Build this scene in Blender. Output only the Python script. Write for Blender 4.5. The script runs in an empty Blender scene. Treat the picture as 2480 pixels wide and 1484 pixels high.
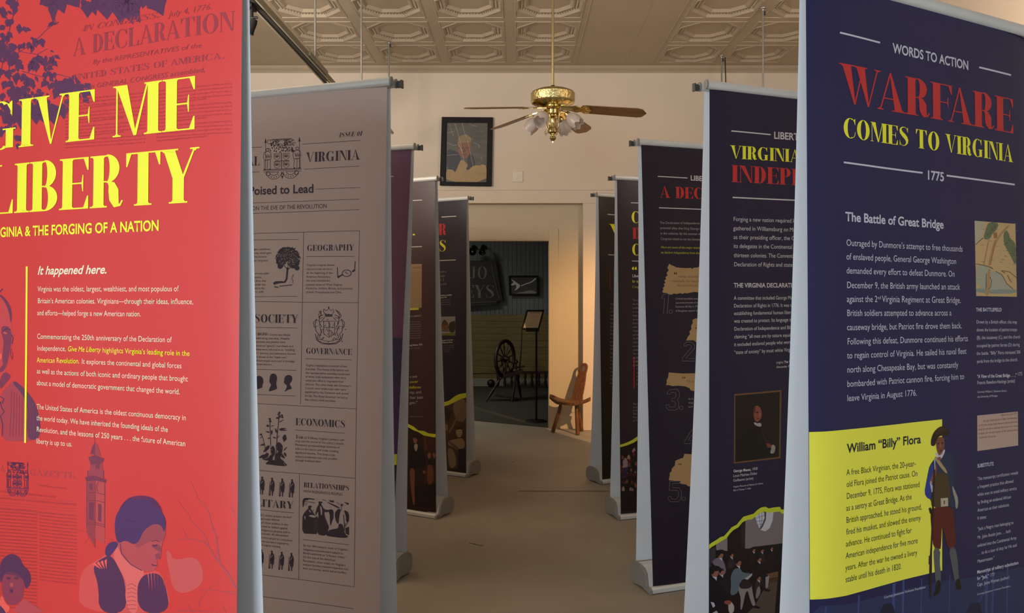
import bpy, bmesh, math, random
from mathutils import Vector, Matrix
from mathutils.geometry import tessellate_polygon
random.seed(7)
SC = bpy.context.scene
COL = SC.collection
R = math.radians

# ---------------------------------------------------------------- camera, world, lights, exposure
EYE = 1.46
FPX, CX, CY = 1930.0, 1255.0, 700.0          # focal length and principal point in pixels of the 2480x1484 frame
cd = bpy.data.cameras.new('camera'); cam = bpy.data.objects.new('camera', cd); COL.objects.link(cam)
cd.sensor_width = 36.0; cd.lens = FPX * 36.0 / 2480.0
cd.shift_x = -(CX - 1240.0) / 2480.0; cd.shift_y = -(742.0 - CY) / 2480.0
cd.clip_start = 0.05; cd.clip_end = 60
cam.location = (0, 0, EYE); cam.rotation_euler = (R(90), 0, 0)
SC.camera = cam
vs = SC.view_settings
vs.view_transform = 'Standard'; vs.look = 'None'; vs.gamma = 1; vs.use_curve_mapping = False
vs.exposure = 0.0
wd = bpy.data.worlds.new('daylight'); SC.world = wd; wd.use_nodes = True
wd.node_tree.nodes['Background'].inputs[0].default_value = (0.62, 0.78, 1.0, 1)
wd.node_tree.nodes['Background'].inputs[1].default_value = 0.6

def area(name, loc, size, energy, color, rot):
    l = bpy.data.lights.new(name, 'AREA'); l.shape = 'RECTANGLE'; l.size, l.size_y = size
    l.energy = energy; l.color = color
    o = bpy.data.objects.new(name, l); o.location = loc; o.rotation_euler = rot; COL.objects.link(o); return o
def spot(name, loc, target, energy, color, angle, blend=0.6, radius=0.03):
    l = bpy.data.lights.new(name, 'SPOT'); l.energy = energy; l.color = color
    l.spot_size = R(angle); l.spot_blend = blend; l.shadow_soft_size = radius
    o = bpy.data.objects.new(name, l); o.location = loc
    o.rotation_euler = (Vector(target) - Vector(loc)).to_track_quat('-Z', 'Y').to_euler(); COL.objects.link(o); return o
DAY = (0.75, 0.88, 1.0)
# daylight through the shop windows behind and to the left of the photographer
area('window_daylight', (-1.7, -2.42, 1.75), (2.0, 2.2), 150, DAY, (R(90), 0, 0))
area('window_daylight', (1.5, -2.42, 1.75), (2.0, 2.2), 14, DAY, (R(90), 0, 0))
area('window_daylight', (-2.82, 0.1, 1.75), (1.6, 2.0), 8, DAY, (R(90), 0, R(-90)))
# unseen soft fill lights added to wash the ceiling and the end wall
area('hall_fill_light', (-2.2, 3.6, 2.65), (0.6, 1.2), 108, (1.0, 0.94, 0.87), (R(146), 0, 0))
area('hall_fill_light', (2.3, 3.8, 2.65), (0.6, 1.2), 34, (1.0, 0.84, 0.70), (R(146), 0, 0))
# spotlight that picks out the small chair
spot('chair_spotlight', (1.75, 5.75, 1.90), (0.95, 8.3, 0.75), 320, (1.0, 0.60, 0.29), 60, 0.9, 0.012)
# unseen light added to brighten the room beyond the door
area('back_room_fill', (-1.7, 9.6, 2.6), (0.5, 0.5), 26, (1.0, 1.0, 0.88), (0, 0, 0))

# ---------------------------------------------------------------- materials
def lin(h):
    if isinstance(h, str):
        h = [int(h[i:i+2], 16) / 255 for i in (0, 2, 4)]
    return tuple((c/12.92 if c <= .04045 else ((c+.055)/1.055)**2.4) for c in h) + (1,)
MATS = {}
def mat(name, color=None, rough=0.6, metal=0.0, spec=0.5, noise=0.0, nscale=20, bump=0.0, bscale=60, trans=0.0, emit=0.0, coat=0.0, stretch=None, dark=None):
    if name in MATS: return MATS[name]
    m = bpy.data.materials.new(name); m.use_nodes = True; nt = m.node_tree; b = nt.nodes['Principled BSDF']
    c = lin(color)
    b.inputs['Base Color'].default_value = c; b.inputs['Roughness'].default_value = rough
    b.inputs['Metallic'].default_value = metal; b.inputs['Specular IOR Level'].default_value = spec
    b.inputs['Coat Weight'].default_value = coat
    if trans: b.inputs['Transmission Weight'].default_value = trans
    if emit:
        b.inputs['Emission Color'].default_value = c; b.inputs['Emission Strength'].default_value = emit
    tc = nt.nodes.new('ShaderNodeTexCoord')
    mp = nt.nodes.new('ShaderNodeMapping'); nt.links.new(tc.outputs['Object'], mp.inputs['Vector'])
    if stretch: mp.inputs['Scale'].default_value = stretch
    if noise:
        n = nt.nodes.new('ShaderNodeTexNoise'); n.inputs['Scale'].default_value = nscale; n.inputs['Detail'].default_value = 5
        nt.links.new(mp.outputs['Vector'], n.inputs['Vector'])
        rp = nt.nodes.new('ShaderNodeValToRGB')
        rp.color_ramp.elements[0].position = .3; rp.color_ramp.elements[1].position = .7
        d = lin(dark) if dark else tuple(v*(1-noise) for v in c[:3]) + (1,)
        rp.color_ramp.elements[0].color = d
        rp.color_ramp.elements[1].color = c if dark else tuple(min(1, v*(1+noise*.6)) for v in c[:3]) + (1,)
        nt.links.new(n.outputs['Fac'], rp.inputs['Fac']); nt.links.new(rp.outputs['Color'], b.inputs['Base Color'])
    if bump:
        n2 = nt.nodes.new('ShaderNodeTexNoise'); n2.inputs['Scale'].default_value = bscale; n2.inputs['Detail'].default_value = 4
        nt.links.new(mp.outputs['Vector'], n2.inputs['Vector'])
        bp = nt.nodes.new('ShaderNodeBump'); bp.inputs['Strength'].default_value = bump; bp.inputs['Distance'].default_value = .01
        nt.links.new(n2.outputs['Fac'], bp.inputs['Height']); nt.links.new(bp.outputs['Normal'], b.inputs['Normal'])
    MATS[name] = m; return m
def ink(hexc):                                   # a printing ink on banner cloth
    return mat('print_' + hexc, hexc, .42, spec=.45)
M = dict(
    alu=mat('brushed_aluminium', 'd8d8d4', .35, .15, noise=.05, nscale=8),
    alu_side=mat('grey_end_cap', '8f8e8b', .5, .2),
    clip=mat('dark_clip', '55524f', .5, .3),
    cloth_back=mat('banner_cloth_back', 'e9eaec', .6, bump=.03, bscale=300),
    black=mat('black_metal', '0e0c0a', .6, .1, spec=.3),
    brass=mat('polished_brass', 'd9c78c', .16, 1.0, bump=.12, bscale=40),
    brass_pat=mat('embossed_brass', 'd9c78c', .28, 1.0, bump=.9, bscale=55),
    blade=mat('brown_veneer', '6e4828', .35, noise=.35, nscale=6, stretch=(1, 8, 8), spec=.5),
    blade_top=mat('walnut_veneer', '5d4632', .4, noise=.2, nscale=6),
    glass=mat('frosted_glass', 'e9dcd2', .35, trans=.55),
    wall=mat('cream_wall_plaster', 'dccbb6', .75, noise=.04, nscale=1.5, bump=.05, bscale=20),
    trim=mat('cream_trim_paint', 'c2b294', .55),
    ceil=mat('painted_tin', 'ad9c84', .5, noise=.04, nscale=3),
    floor=None,
    frame=mat('black_frame', '120d0b', .6, spec=.25),
    wood=mat('reddish_wood', '6a4220', .5, noise=.45, nscale=9, stretch=(6, 6, 1), bump=.3, bscale=30),
    darkwood=mat('dark_turned_wood', '2a1710', .5, noise=.3, nscale=12),
    paper=mat('printed_paper', 'b9a98c', .7),
)

# ---------------------------------------------------------------- mesh helpers
def tag(o, label=None, cat=None, group=None, kind=None):
    if label: o['label'] = label
    if cat: o['category'] = cat
    if group: o['group'] = group
    if kind: o['kind'] = kind
    return o
def empty(name, loc=(0, 0, 0), rz=0, **k):
    o = bpy.data.objects.new(name, None); o.location = loc; o.rotation_euler = (0, 0, rz); o.empty_display_size = .05
    COL.objects.link(o); return tag(o, **k)
def link(name, me, parent=None, smooth=False, **k):
    o = bpy.data.objects.new(name, me); COL.objects.link(o)
    if parent: o.parent = parent
    if smooth:
        for p in me.polygons: p.use_smooth = True
    return tag(o, **k)
class MB:
    """collects shapes and links them as ONE mesh object"""
    def __init__(s): s.v = []; s.f = []; s.mi = []; s.mats = []
    def m(s, material):
        if material not in s.mats: s.mats.append(material)
        return s.mats.index(material)
    def add(s, vs_, fs, material):
        i0 = len(s.v); k = s.m(material); s.v += [tuple(v) for v in vs_]
        for f in fs: s.f.append([i0 + i for i in f]); s.mi.append(k)
    def box(s, c, d, material, mtx=None, bev=0):
        x, y, z = [q/2 for q in d]
        vs_ = [Vector((sx*x, sy*y, sz*z)) for sz in (-1, 1) for sy in (-1, 1) for sx in (-1, 1)]
        if mtx: vs_ = [mtx @ v for v in vs_]
        vs_ = [v + Vector(c) for v in vs_]
        s.add(vs_, [(0, 2, 3, 1), (4, 5, 7, 6), (0, 1, 5, 4), (2, 6, 7, 3), (0, 4, 6, 2), (1, 3, 7, 5)], material)
    def tube(s, pts, rad, material, n=12, cap=True, closed=False):
        pts = [Vector(p) for p in pts]; rads = rad if isinstance(rad, (list, tuple)) else [rad]*len(pts)
        rings = []; up = None
        for i, p in enumerate(pts):
            if closed: t = pts[(i+1) % len(pts)] - pts[i-1]
            else: t = pts[min(i+1, len(pts)-1)] - pts[max(i-1, 0)]
            t.normalize()
            if up is None: up = Vector((0, 0, 1)) if abs(t.z) < .9 else Vector((1, 0, 0))
            a = t.cross(up)
            if a.length < 1e-4: a = t.cross(Vector((0, 1, 0)))
            a.normalize(); b = a.cross(t).normalized(); up = b
            rings.append([p + rads[i]*(math.cos(6.28318*k/n)*a + math.sin(6.28318*k/n)*b) for k in range(n)])
        vs_ = [v for r in rings for v in r]; fs = []
        L = len(pts)
        for i in range(L if closed else L-1):
            j = (i+1) % L
            for k in range(n): fs.append((i*n+k, i*n+(k+1) % n, j*n+(k+1) % n, j*n+k))
        if cap and not closed: fs += [tuple(range(n))[::-1], tuple((L-1)*n+k for k in range(n))]
        s.add(vs_, fs, material)
    def lathe(s, prof, material, c=(0, 0, 0), n=32, mtx=None, wave=None):
        vs_ = []; fs = []
        for i, (r, z) in enumerate(prof):
            for k in range(n):
                a = 6.28318530718*k/n; rr, zz = r, z
                if wave: rr, zz = wave(i, a, r, z)
                vs_.append(Vector((rr*math.cos(a), rr*math.sin(a), zz)))
        if mtx: vs_ = [mtx @ v for v in vs_]
        vs_ = [v + Vector(c) for v in vs_]
        for i in range(len(prof)-1):
            for k in range(n): fs.append((i*n+k, i*n+(k+1) % n, (i+1)*n+(k+1) % n, (i+1)*n+k))
        s.add(vs_, fs, material)
    def prism(s, poly, y0, y1, material, mtx=None, axes='xz'):
        """poly in two axes, extruded along the third"""
        n = len(poly)
        def P(a, b, t): return Vector((a, t, b)) if axes == 'xz' else (Vector((t, a, b)) if axes == 'yz' else Vector((a, b, t)))
        vs_ = [P(a, b, y0) for a, b in poly] + [P(a, b, y1) for a, b in poly]
        if mtx: vs_ = [mtx @ v for v in vs_]
        tr = tessellate_polygon([[Vector((a, b, 0)) for a, b in poly]])
        fs = [(i, (i+1) % n, n+(i+1) % n, n+i) for i in range(n)] + [tuple(t) for t in tr] + [tuple(n+i for i in t[::-1]) for t in tr]
        s.add(vs_, fs, material)
    def build(s, name, parent=None, smooth=False, bevel=0, recalc=True, **k):
        me = bpy.data.meshes.new(name); me.from_pydata(s.v, [], s.f)
        for m_ in s.mats: me.materials.append(m_)
        for p, i in zip(me.polygons, s.mi): p.material_index = i
        if recalc: bm = bmesh.new(); bm.from_mesh(me); bmesh.ops.recalc_face_normals(bm, faces=bm.faces); bm.to_mesh(me); bm.free()
        me.update()
        o = link(name, me, parent, smooth, **k)
        if smooth:
            me.set_sharp_from_angle(angle=R(38)) if hasattr(me, 'set_sharp_from_angle') else None
        if bevel:
            b = o.modifiers.new('bevel', 'BEVEL'); b.width = bevel; b.segments = 2; b.limit_method = 'ANGLE'
        return o
def px2(x, y, Y):
    """photo pixel -> point at depth Y"""
    return Vector(((x-CX)/FPX*Y, Y, EYE-(y-CY)/FPX*Y))
# ---------------------------------------------------------------- the room
WY = 8.26                     # end wall
CEIL = 3.76
XL, XR, YB = -2.85, 3.15, -2.5
# floor: worn painted concrete
fm = mat('worn_concrete_floor', 'a0988a', .6, noise=.10, nscale=1.3, bump=.08, bscale=9, dark='90887a')
b = MB(); b.box(((XL+XR)/2, (YB-.2+8.36)/2, -.05), (XR-XL+.4, 8.36-YB+.2, .1), fm); b.build('floor', kind='structure')
# hairline cracks in the floor
cr = mat('floor_crack', '4a4234', .9)
b = MB()
def crack(pts, w):
    P_ = []
    for i, (x, y) in enumerate(pts):
        t = Vector((pts[min(i+1, len(pts)-1)][0]-pts[max(i-1, 0)][0], pts[min(i+1, len(pts)-1)][1]-pts[max(i-1, 0)][1], 0)).normalized()
        nrm = Vector((-t.y, t.x, 0))*w
        P_ += [Vector((x, y, .0012))+nrm, Vector((x, y, .0012))-nrm]
    b.add(P_, [(2*i, 2*i+1, 2*i+3, 2*i+2) for i in range(len(pts)-1)], cr)
crack([(.0+i*.06, 5.76+.004*math.sin(i*1.7)+.0*i) for i in range(12)], .006)
crack([(-.28+.02*i, 4.58-.012*i+.004*math.sin(i*2)) for i in range(5)], .004)
crack([(-.035+.012*i, 3.08+.004*math.sin(i*3)) for i in range(4)], .006)
crack([(-.05+.01*i, 6.73) for i in range(3)], .008)
crack([(-1.2+i*.1, 7.25+.003*math.sin(i)) for i in range(10)], .0015)
b.build('trim_1', kind='structure')
# walls behind and beside the photographer
w = M['wall']
def wall_x(name, x, th, y0, y1, holes):
    b = MB(); ys = [y0]
    for (a, c, z0, z1) in holes:
        b.box((x, (ys[-1]+a)/2, CEIL/2), (th, a-ys[-1], CEIL), w)
        b.box((x, (a+c)/2, z0/2), (th, c-a, z0), w); b.box((x, (a+c)/2, (z1+CEIL)/2), (th, c-a, CEIL-z1), w); ys.append(c)
    b.box((x, (ys[-1]+y1)/2, CEIL/2), (th, y1-ys[-1], CEIL), w); b.build(name, kind='structure')
wall_x('wall_left', XL-.08, .16, YB, 8.4, [(-.8, 1.0, .7, 2.8)])
wall_x('wall_right', XR+.08, .16, YB, 8.4, [])
b = MB()
for (x0, x1) in ((XL, -2.7), (-.3, .4), (2.6, XR)): b.box(((x0+x1)/2, YB-.08, CEIL/2), (x1-x0, .16, CEIL), w)
for (x0, x1) in ((-2.7, -.3), (.4, 2.6)):
    b.box(((x0+x1)/2, YB-.08, .3), (x1-x0, .16, .6), w); b.box(((x0+x1)/2, YB-.08, (2.9+CEIL)/2), (x1-x0, .16, CEIL-2.9), w)
b.build('wall_back', kind='structure')
def window(n, x0, x1, z0, z1, y=None, x=None, y0=None, y1=None):
    b = MB(); t = .05
    if y is not None:
        for (cx_, cz, sx, sz) in (((x0+x1)/2, z0, x1-x0, t), ((x0+x1)/2, z1, x1-x0, t), (x0, (z0+z1)/2, t, z1-z0), (x1, (z0+z1)/2, t, z1-z0), ((x0+x1)/2, (z0+z1)/2, t, z1-z0)):
            b.box((cx_, y, cz), (sx, .06, sz), M['trim'])
    else:
        for (cy_, cz, sy, sz) in (((y0+y1)/2, z0, y1-y0, t), ((y0+y1)/2, z1, y1-y0, t), (y0, (z0+z1)/2, t, z1-z0), (y1, (z0+z1)/2, t, z1-z0)):
            b.box((x, cy_, cz), (.06, sy, sz), M['trim'])
    b.build('window_%d' % n, kind='structure')
window(1, -2.7, -.3, .6, 2.9, y=YB-.1); window(2, .4, 2.6, .6, 2.9, y=YB-.1); window(3, 0, 0, .7, 2.8, x=XL-.1, y0=-.8, y1=1.0)

# end wall: upper wall, projecting beam, pilaster, recessed door wall
DX0, DX1, DZ = -1.05, .32, 1.965          # door opening
b = MB()
zb = 2.35                                   # underside of the beam
b.box(((XL+XR)/2, WY+.10, (zb+CEIL)/2), (XR-XL, .20, CEIL-zb), w)
b.box(((.672+XR)/2, WY+.10, zb/2), (XR-.672, .20, zb), w)                     # wall to the right of the recess
b.box(((XL-1.75)/2, WY+.10, zb/2), (-1.75-XL, .20, zb), w)
b.build('wall_end', kind='structure')
b = MB()
yr = 8.36
b.box(((-1.75+DX0)/2, yr+.07, zb/2), (DX0+1.75, .14, zb), M['trim'])
b.box(((DX1+.672)/2, yr+.07, zb/2), (.672-DX1, .14, zb), M['trim'])
b.box(((DX0+DX1)/2, yr+.07, (DZ+zb)/2), (DX1-DX0, .14, zb-DZ), M['trim'])
b.build('wall_recess', kind='structure')
b = MB()                                    # casing round the door
cw = .10
b.box((DX1+cw/2, yr-.008, (DZ+.13)/2), (cw, .016, DZ+.13), M['trim'])
b.box((DX0-cw/2, yr-.008, (DZ+.13)/2), (cw, .016, DZ+.13), M['trim'])
b.box(((DX0+DX1)/2, yr-.008, DZ+.065), (DX1-DX0, .016, .13), M['trim'])
b.box(((DX0+DX1)/2, yr-.011, DZ+.02), (DX1-DX0, .022, .012), M['trim'])
b.build('trim_2', kind='structure', bevel=.003)
b = MB(); b.box(((DX1+cw+.672)/2, yr-.006, .09), (.672-DX1-cw, .012, .18), M['trim']); b.box(((DX1+cw+.672)/2, yr-.009, .175), (.672-DX1-cw, .018, .012), M['trim'])
b.build('baseboard_recess', kind='structure')
b = MB()                                    # ledge and board on the beam
b.box(((XL+XR)/2, WY-.006, 2.42), (XR-XL, .012, .14), w)
b.box(((XL+XR)/2, WY-.012, 2.49), (XR-XL, .024, .014), w)
b.build('trim_3', kind='structure', bevel=.002)
b = MB()                                    # crown moulding
prof = [(0, 3.70), (.012, 3.70), (.018, 3.712), (.03, 3.722), (.05, 3.735), (.06, 3.75), (.065, CEIL), (0, CEIL)]
b.prism([(WY-a, z) for a, z in prof], XL, XR, M['ceil'], axes='yz')
b.build('trim_4', kind='structure')
b = MB(); b.prism([(XL+a*1.5, z) for a, z in prof], YB, WY, M['ceil'], axes='xz'); b.build('trim_5', kind='structure')
b = MB(); b.prism([(XR-a, z) for a, z in prof], YB, WY, M['ceil'], axes='xz'); b.build('trim_6', kind='structure')
# small pale switch plate on the end wall
b = MB(); b.box((0, -.006, 0), (.11, .012, .11), mat('white_plastic', 'dfd1be', .5)); b.box((0, -.014, 0), (.02, .006, .035), MATS['white_plastic'])
o = b.build('wall_plate', bevel=.003, label='small square white plate on the cream end wall, right of the big framed picture', cat='wall plate'); o.location = (-.006, WY, EYE+(700-428)*WY/FPX)

# embossed tin ceiling
cm = M['ceil']; b = MB()
PIT = .66
def octa(cx_, cy_, r, z, k=.62):
    c_ = r*k*.66
    return [Vector((cx_+x, cy_+y, z)) for x, y in ((r, -c_), (r, c_), (c_, r), (-c_, r), (-r, c_), (-r, -c_), (-c_, -r), (c_, -r))]
def tile(cx_, cy_, beads):
    h = PIT/2; z = CEIL
    sq = [Vector((cx_+x, cy_+y, z)) for x, y in ((h, -h), (h, 0), (h, h), (0, h), (-h, h), (-h, 0), (-h, -h), (0, -h))]
    rings = []
    spec = [(.278, 0), (.272, .006), (.258, .006), (.242, -.018), (.208, -.018), (.202, -.012), (.188, -.012), (.168, -.034), (.12, -.034)]
    def oc(r, dz): return octa(cx_, cy_, r, z-dz)
    # octagon points reordered to pair with the square's eight points
    def pair(o): return [o[0], (o[0]+o[1])/2, o[1], o[2], (o[2]+o[3])/2, o[3], o[4], (o[4]+o[5])/2, o[5], o[6], (o[6]+o[7])/2, o[7]]
    sq12 = [sq[0], sq[1], sq[2], sq[2], sq[3], sq[4], sq[4], sq[5], sq[6], sq[6], sq[7], sq[0]]
    # inner raised frame line of the panel
    fr = []
    for (e, dz) in ((.0, 0), (.045, 0), (.049, .006), (.055, .006), (.059, 0)):
        k = (h-e)/h
        fr.append([Vector((cx_+(p.x-cx_)*k, cy_+(p.y-cy_)*k, z-dz)) for p in sq12])
    seq = fr + [pair(oc(r, -d if False else d)) for r, d in [(a, c) for a, c in spec]]
    vs_ = [v for r in seq for v in r]; fs = []
    for i in range(len(seq)-1):
        for k in range(12):
            a, c_ = i*12+k, i*12+(k+1) % 12; q = (a, c_, c_+12, a+12)
            if (vs_[a]-vs_[c_]).length < 1e-6: q = (a, c_+12, a+12)
            fs.append(q)
    fs.append(tuple(range((len(seq)-1)*12, len(seq)*12)))
    b.add(vs_, fs, cm)
    if beads:                               # beaded ring
        o = octa(cx_, cy_, .225, z+.016)
        for i in range(8):
            p, q = o[i], o[(i+1) % 8]; n = max(3, int((q-p).length/.024))
            for k in range(n):
                c_ = p.lerp(q, k/n); r = .008
                b.add([c_+Vector(v)*r for v in ((1, 0, 0), (0, 1, 0), (-1, 0, 0), (0, -1, 0), (0, 0, -1.1), (.7, .7, -.6), (-.7, .7, -.6), (-.7, -.7, -.6), (.7, -.7, -.6))],
                      [(0, 5, 4, 8), (5, 1, 6, 4), (4, 6, 2, 7), (8, 4, 7, 3)], cm)
cols_l = [-.073-PIT/2+PIT-.0, ]
xs = [.585-PIT*(i+.5) for i in range(4)] + [1.36+PIT*(i+.5) for i in range(2)]
ys_ = [WY-.16-PIT*(j+.5)+.02 for j in range(15)]
for x in xs:
    for y in ys_: tile(x, y, y > 4.4)
ye0 = ys_[-1]-PIT/2
def strip(x0, x1, y0, y1): b.add([(x0, y0, CEIL), (x1, y0, CEIL), (x1, y1, CEIL), (x0, y1, CEIL)], [(0, 1, 2, 3)], cm)
strip(XL-.1, .585-4*PIT, ye0, WY+.1); strip(.585, 1.36, ye0, WY+.1); strip(1.36+2*PIT, XR+.1, ye0, WY+.1); strip(.585-4*PIT, .585, ys_[0]+PIT/2, WY+.1); strip(1.36, 1.36+2*PIT, ys_[0]+PIT/2, WY+.1)
strip(XL-.1, XR+.1, YB-.2, ye0)
for x in (.585, 1.36, 1.08, .585-4*PIT):    # seam beads of the plain sheets
    b.tube([(x, YB, CEIL), (x, WY-.1, CEIL)], .006 if x != 1.08 else .003, cm, 6)
b.box(((XL+XR)/2, (YB+WY)/2, CEIL+.1), (XR-XL+.4, WY-YB+.4, .08), cm)
b.build('ceiling', kind='structure')

# room beyond the door
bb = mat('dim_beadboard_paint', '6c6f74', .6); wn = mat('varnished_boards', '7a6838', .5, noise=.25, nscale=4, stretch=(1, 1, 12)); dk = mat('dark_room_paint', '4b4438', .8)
BY = 12.0
b = MB(); b.box((-.2, BY+.09, 1.6), (4.4, .1, 3.2), bb); b.box((-.2, BY+.02, 2.2), (4.4, .04, 2.1), bb)
for i in range(60):
    x = -2.1+i*.066
    b.box((x, BY-.003, 1.97), (.0605, .008, 1.80), bb)
b.build('wall_far', kind='structure', bevel=0)
b = MB()
for i in range(9): b.box((-.2, BY-.012+.05, .20+i*.098+.045), (4.4, .12, .0968), wn)
b.build('trim_7', kind='structure', bevel=.004)
b = MB(); b.box((-.2, BY-.03, .06), (4.4, .03, .12), mat('pale_baseboard', '8d8b7c', .6)); b.box((-.2, BY+.02, .12), (4.4, .05, .2), wn); b.build('baseboard_far', kind='structure')
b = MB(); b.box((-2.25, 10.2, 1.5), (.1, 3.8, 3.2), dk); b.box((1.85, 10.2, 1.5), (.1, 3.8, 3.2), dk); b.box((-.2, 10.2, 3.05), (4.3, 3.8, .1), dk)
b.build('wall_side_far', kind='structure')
cp = mat('dark_carpet', '3c3a30', .95, noise=.2, nscale=60)
b = MB(); b.box((-.2, 10.26, -.05), (4.3, 3.8, .1), fm)
b.add([(-2.2, 9.6, .004), (DX0, 9.1, .004), (-.48, 8.84, .004), (.10, 8.52, .004), (.33, 8.40, .004), (.6, 8.52, .004), (1.8, 8.52, .004), (1.8, 12.0, .004), (-2.2, 12.0, .004)], [tuple(range(9))], cp)
b.build('floor_far', kind='structure')
# ---------------------------------------------------------------- banner stands
BW = .85
KERN = {'WA': -.13, 'FA': -.13, 'AV': -.10, 'VE': -.03, 'RA': -.02, 'TY': -.05, 'LT': -.10, 'PH': 0, 'OV': -.03, 'AR': -.02, 'RT': -.02, 'TA': -.06, 'AT': -.06, 'OC': -.02, 'CO': -.02, 'GO': -.02}
class Stand:
    def __init__(s, X, Y, th, side, lean, curl, osc=1.0, roll=0.0, folds=0.0):
        s.X, s.Y, s.th, s.side, s.lean, s.curl, s.osc, s.roll, s.folds = X, Y, R(th), side, lean, curl, osc, roll, folds
        s.u = Vector((side*math.cos(s.th), math.sin(s.th), 0)); s.n = Vector((side*math.sin(s.th), -math.cos(s.th), 0))
        s.sm = 0; s.art = MB()
    def off(s, h):
        t = (h-.07)/2.08; return (.074*(1-t)+.017*t)*s.osc
    def P(s, a, h, sg=1, lift=0.0):
        k = s.off(h) if sg > 0 else (.017+.057*max(0, (2.15-h)/2.08)**1.8)*s.osc
        if sg > 0:
            k -= s.curl*(math.exp(-max(a, 0)/.06)+math.exp(-max(BW-a, 0)/.06))
            if s.folds: k += s.folds*(math.sin(a*15+1.0)+.18*math.sin(a*31+h*.6))*min(1, max(0, (2.1-h)/1.2))
        k = sg*k+lift
        su = a+s.lean*h
        return Vector((s.X+s.u.x*su+s.n.x*k, s.Y+s.u.y*su+s.n.y*k, h-s.roll*a))
    def pix(s, a, h):
        p = s.P(a, h); return CX+FPX*p.x/p.y, CY-FPX*(p.z-EYE)/p.y
    def inv(s, x, y):
        """where on the cloth a printed detail seen at photo pixel (x, y) sits: (along, height)"""
        a, h = .3, 1.3
        for _ in range(7):
            p = s.pix(a, h); q = s.pix(a+1e-4, h); r = s.pix(a, h+1e-4)
            A, B, C_, D = (q[0]-p[0])*1e4, (r[0]-p[0])*1e4, (q[1]-p[1])*1e4, (r[1]-p[1])*1e4
            det = A*D-B*C_; ex, ey = x-p[0], y-p[1]
            da, dh = (ex*D-ey*B)/det, (ey*A-ex*C_)/det
            m_ = max(abs(da), abs(dh)); k = min(1, .6/m_) if m_ > 0 else 1
            a += da*k; h += dh*k
            if m_ < 1e-6: break
        return a, h
    # -- printing
    def tris(s, pts2, tri, material, layer):
        """triangles in cloth coordinates, split until they can follow the cloth"""
        out = []; st = [tuple(pts2[i] for i in t) for t in tri]
        while st:
            t = st.pop()
            L = [((t[i][0]-t[(i+1) % 3][0])**2+(t[i][1]-t[(i+1) % 3][1])**2, i) for i in range(3)]
            l, i = max(L)
            dx = max(abs(t[q_][0]-t[(q_+1) % 3][0]) for q_ in range(3))
            am = min(t[0][0], t[1][0], t[2][0]); ax_ = max(t[0][0], t[1][0], t[2][0])
            if l > .0010 or (dx > .014 and (am < .17 or ax_ > BW-.17)) or dx > .035:
                m_ = ((t[i][0]+t[(i+1) % 3][0])/2, (t[i][1]+t[(i+1) % 3][1])/2)
                st.append((t[i], m_, t[(i+2) % 3])); st.append((m_, t[(i+1) % 3], t[(i+2) % 3]))
            else: out.append(t)
        vs_ = []; fs = []; ix = {}
        for t in out:
            f = []
            for q in t:
                key = (round(q[0], 6), round(q[1], 6))
                if key not in ix: ix[key] = len(vs_); vs_.append(s.P(q[0], q[1], 1, .0001+.00012*layer))
                f.append(ix[key])
            if len(set(f)) == 3:
                if ((t[1][0]-t[0][0])*(t[2][1]-t[0][1])-(t[2][0]-t[0][0])*(t[1][1]-t[0][1]))*s.side < 0: f = f[::-1]
                fs.append(f)
        s.art.add(vs_, fs, material)
    def poly(s, pts, material, layer=1, px=True):
        if s.sm and len(pts) > 4:
            for _ in range(s.sm):
                q = []
                for i in range(len(pts)):
                    (x0, y0), (x1, y1) = pts[i], pts[(i+1) % len(pts)]
                    q += [(x0*.75+x1*.25, y0*.75+y1*.25), (x0*.25+x1*.75, y0*.25+y1*.75)]
                pts = q
        p2 = [s.inv(*p) for p in pts] if px else list(pts)
        p2 = [(min(BW-.001, max(.001, a)), h) for a, h in p2]
        tri = tessellate_polygon([[Vector((a, h, 0)) for a, h in p2]])
        s.tris(p2, tri, material, layer)
    def line(s, pts, wpx, material, layer=1, wend=None):
        """stroke through photo pixels, width in pixels"""
        n = len(pts); q = []
        for i, (x, y) in enumerate(pts):
            a, c = pts[max(i-1, 0)], pts[min(i+1, n-1)]
            t = Vector((c[0]-a[0], c[1]-a[1])); t.normalize()
            wd_ = wpx if wend is None else wpx+(wend-wpx)*i/max(1, n-1)
            q.append(((x-t.y*wd_/2, y+t.x*wd_/2), (x+t.y*wd_/2, y-t.x*wd_/2)))
        p2 = [s.inv(*p) for pr in q for p in pr]
        tri = []
        for i in range(n-1): tri += [(2*i, 2*i+1, 2*i+3), (2*i, 2*i+3, 2*i+2)]
        s.tris(p2, tri, material, layer)
    def text(s, txt, x0, y0, x1, y1, cap, material, layer=3, style='r', shear=0.0, tail=''):
        ax, ah = s.inv(x0, y0); bx_, bh = s.inv(x1, y1)
        q = s.pix(ax, ah+.01); p = s.pix(ax, ah); cap_m = cap/max(1e-6, abs(q[1]-p[1]))*.01
        G = GL[style]; adv = 0; pl = []
        for i, ch in enumerate(txt+tail):
            if i == len(txt): total = adv
            g = G(ch); pl.append((adv, g)); adv += g[2]
            if not G.flat: adv += KERN.get((txt+tail)[i:i+2], 0)
        if not tail: total = adv
        total -= G.space_after
        ex, eh = (bx_-ax)/total, (bh-ah)/total
        vs_ = []; fs = []
        flat = G.flat
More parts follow.
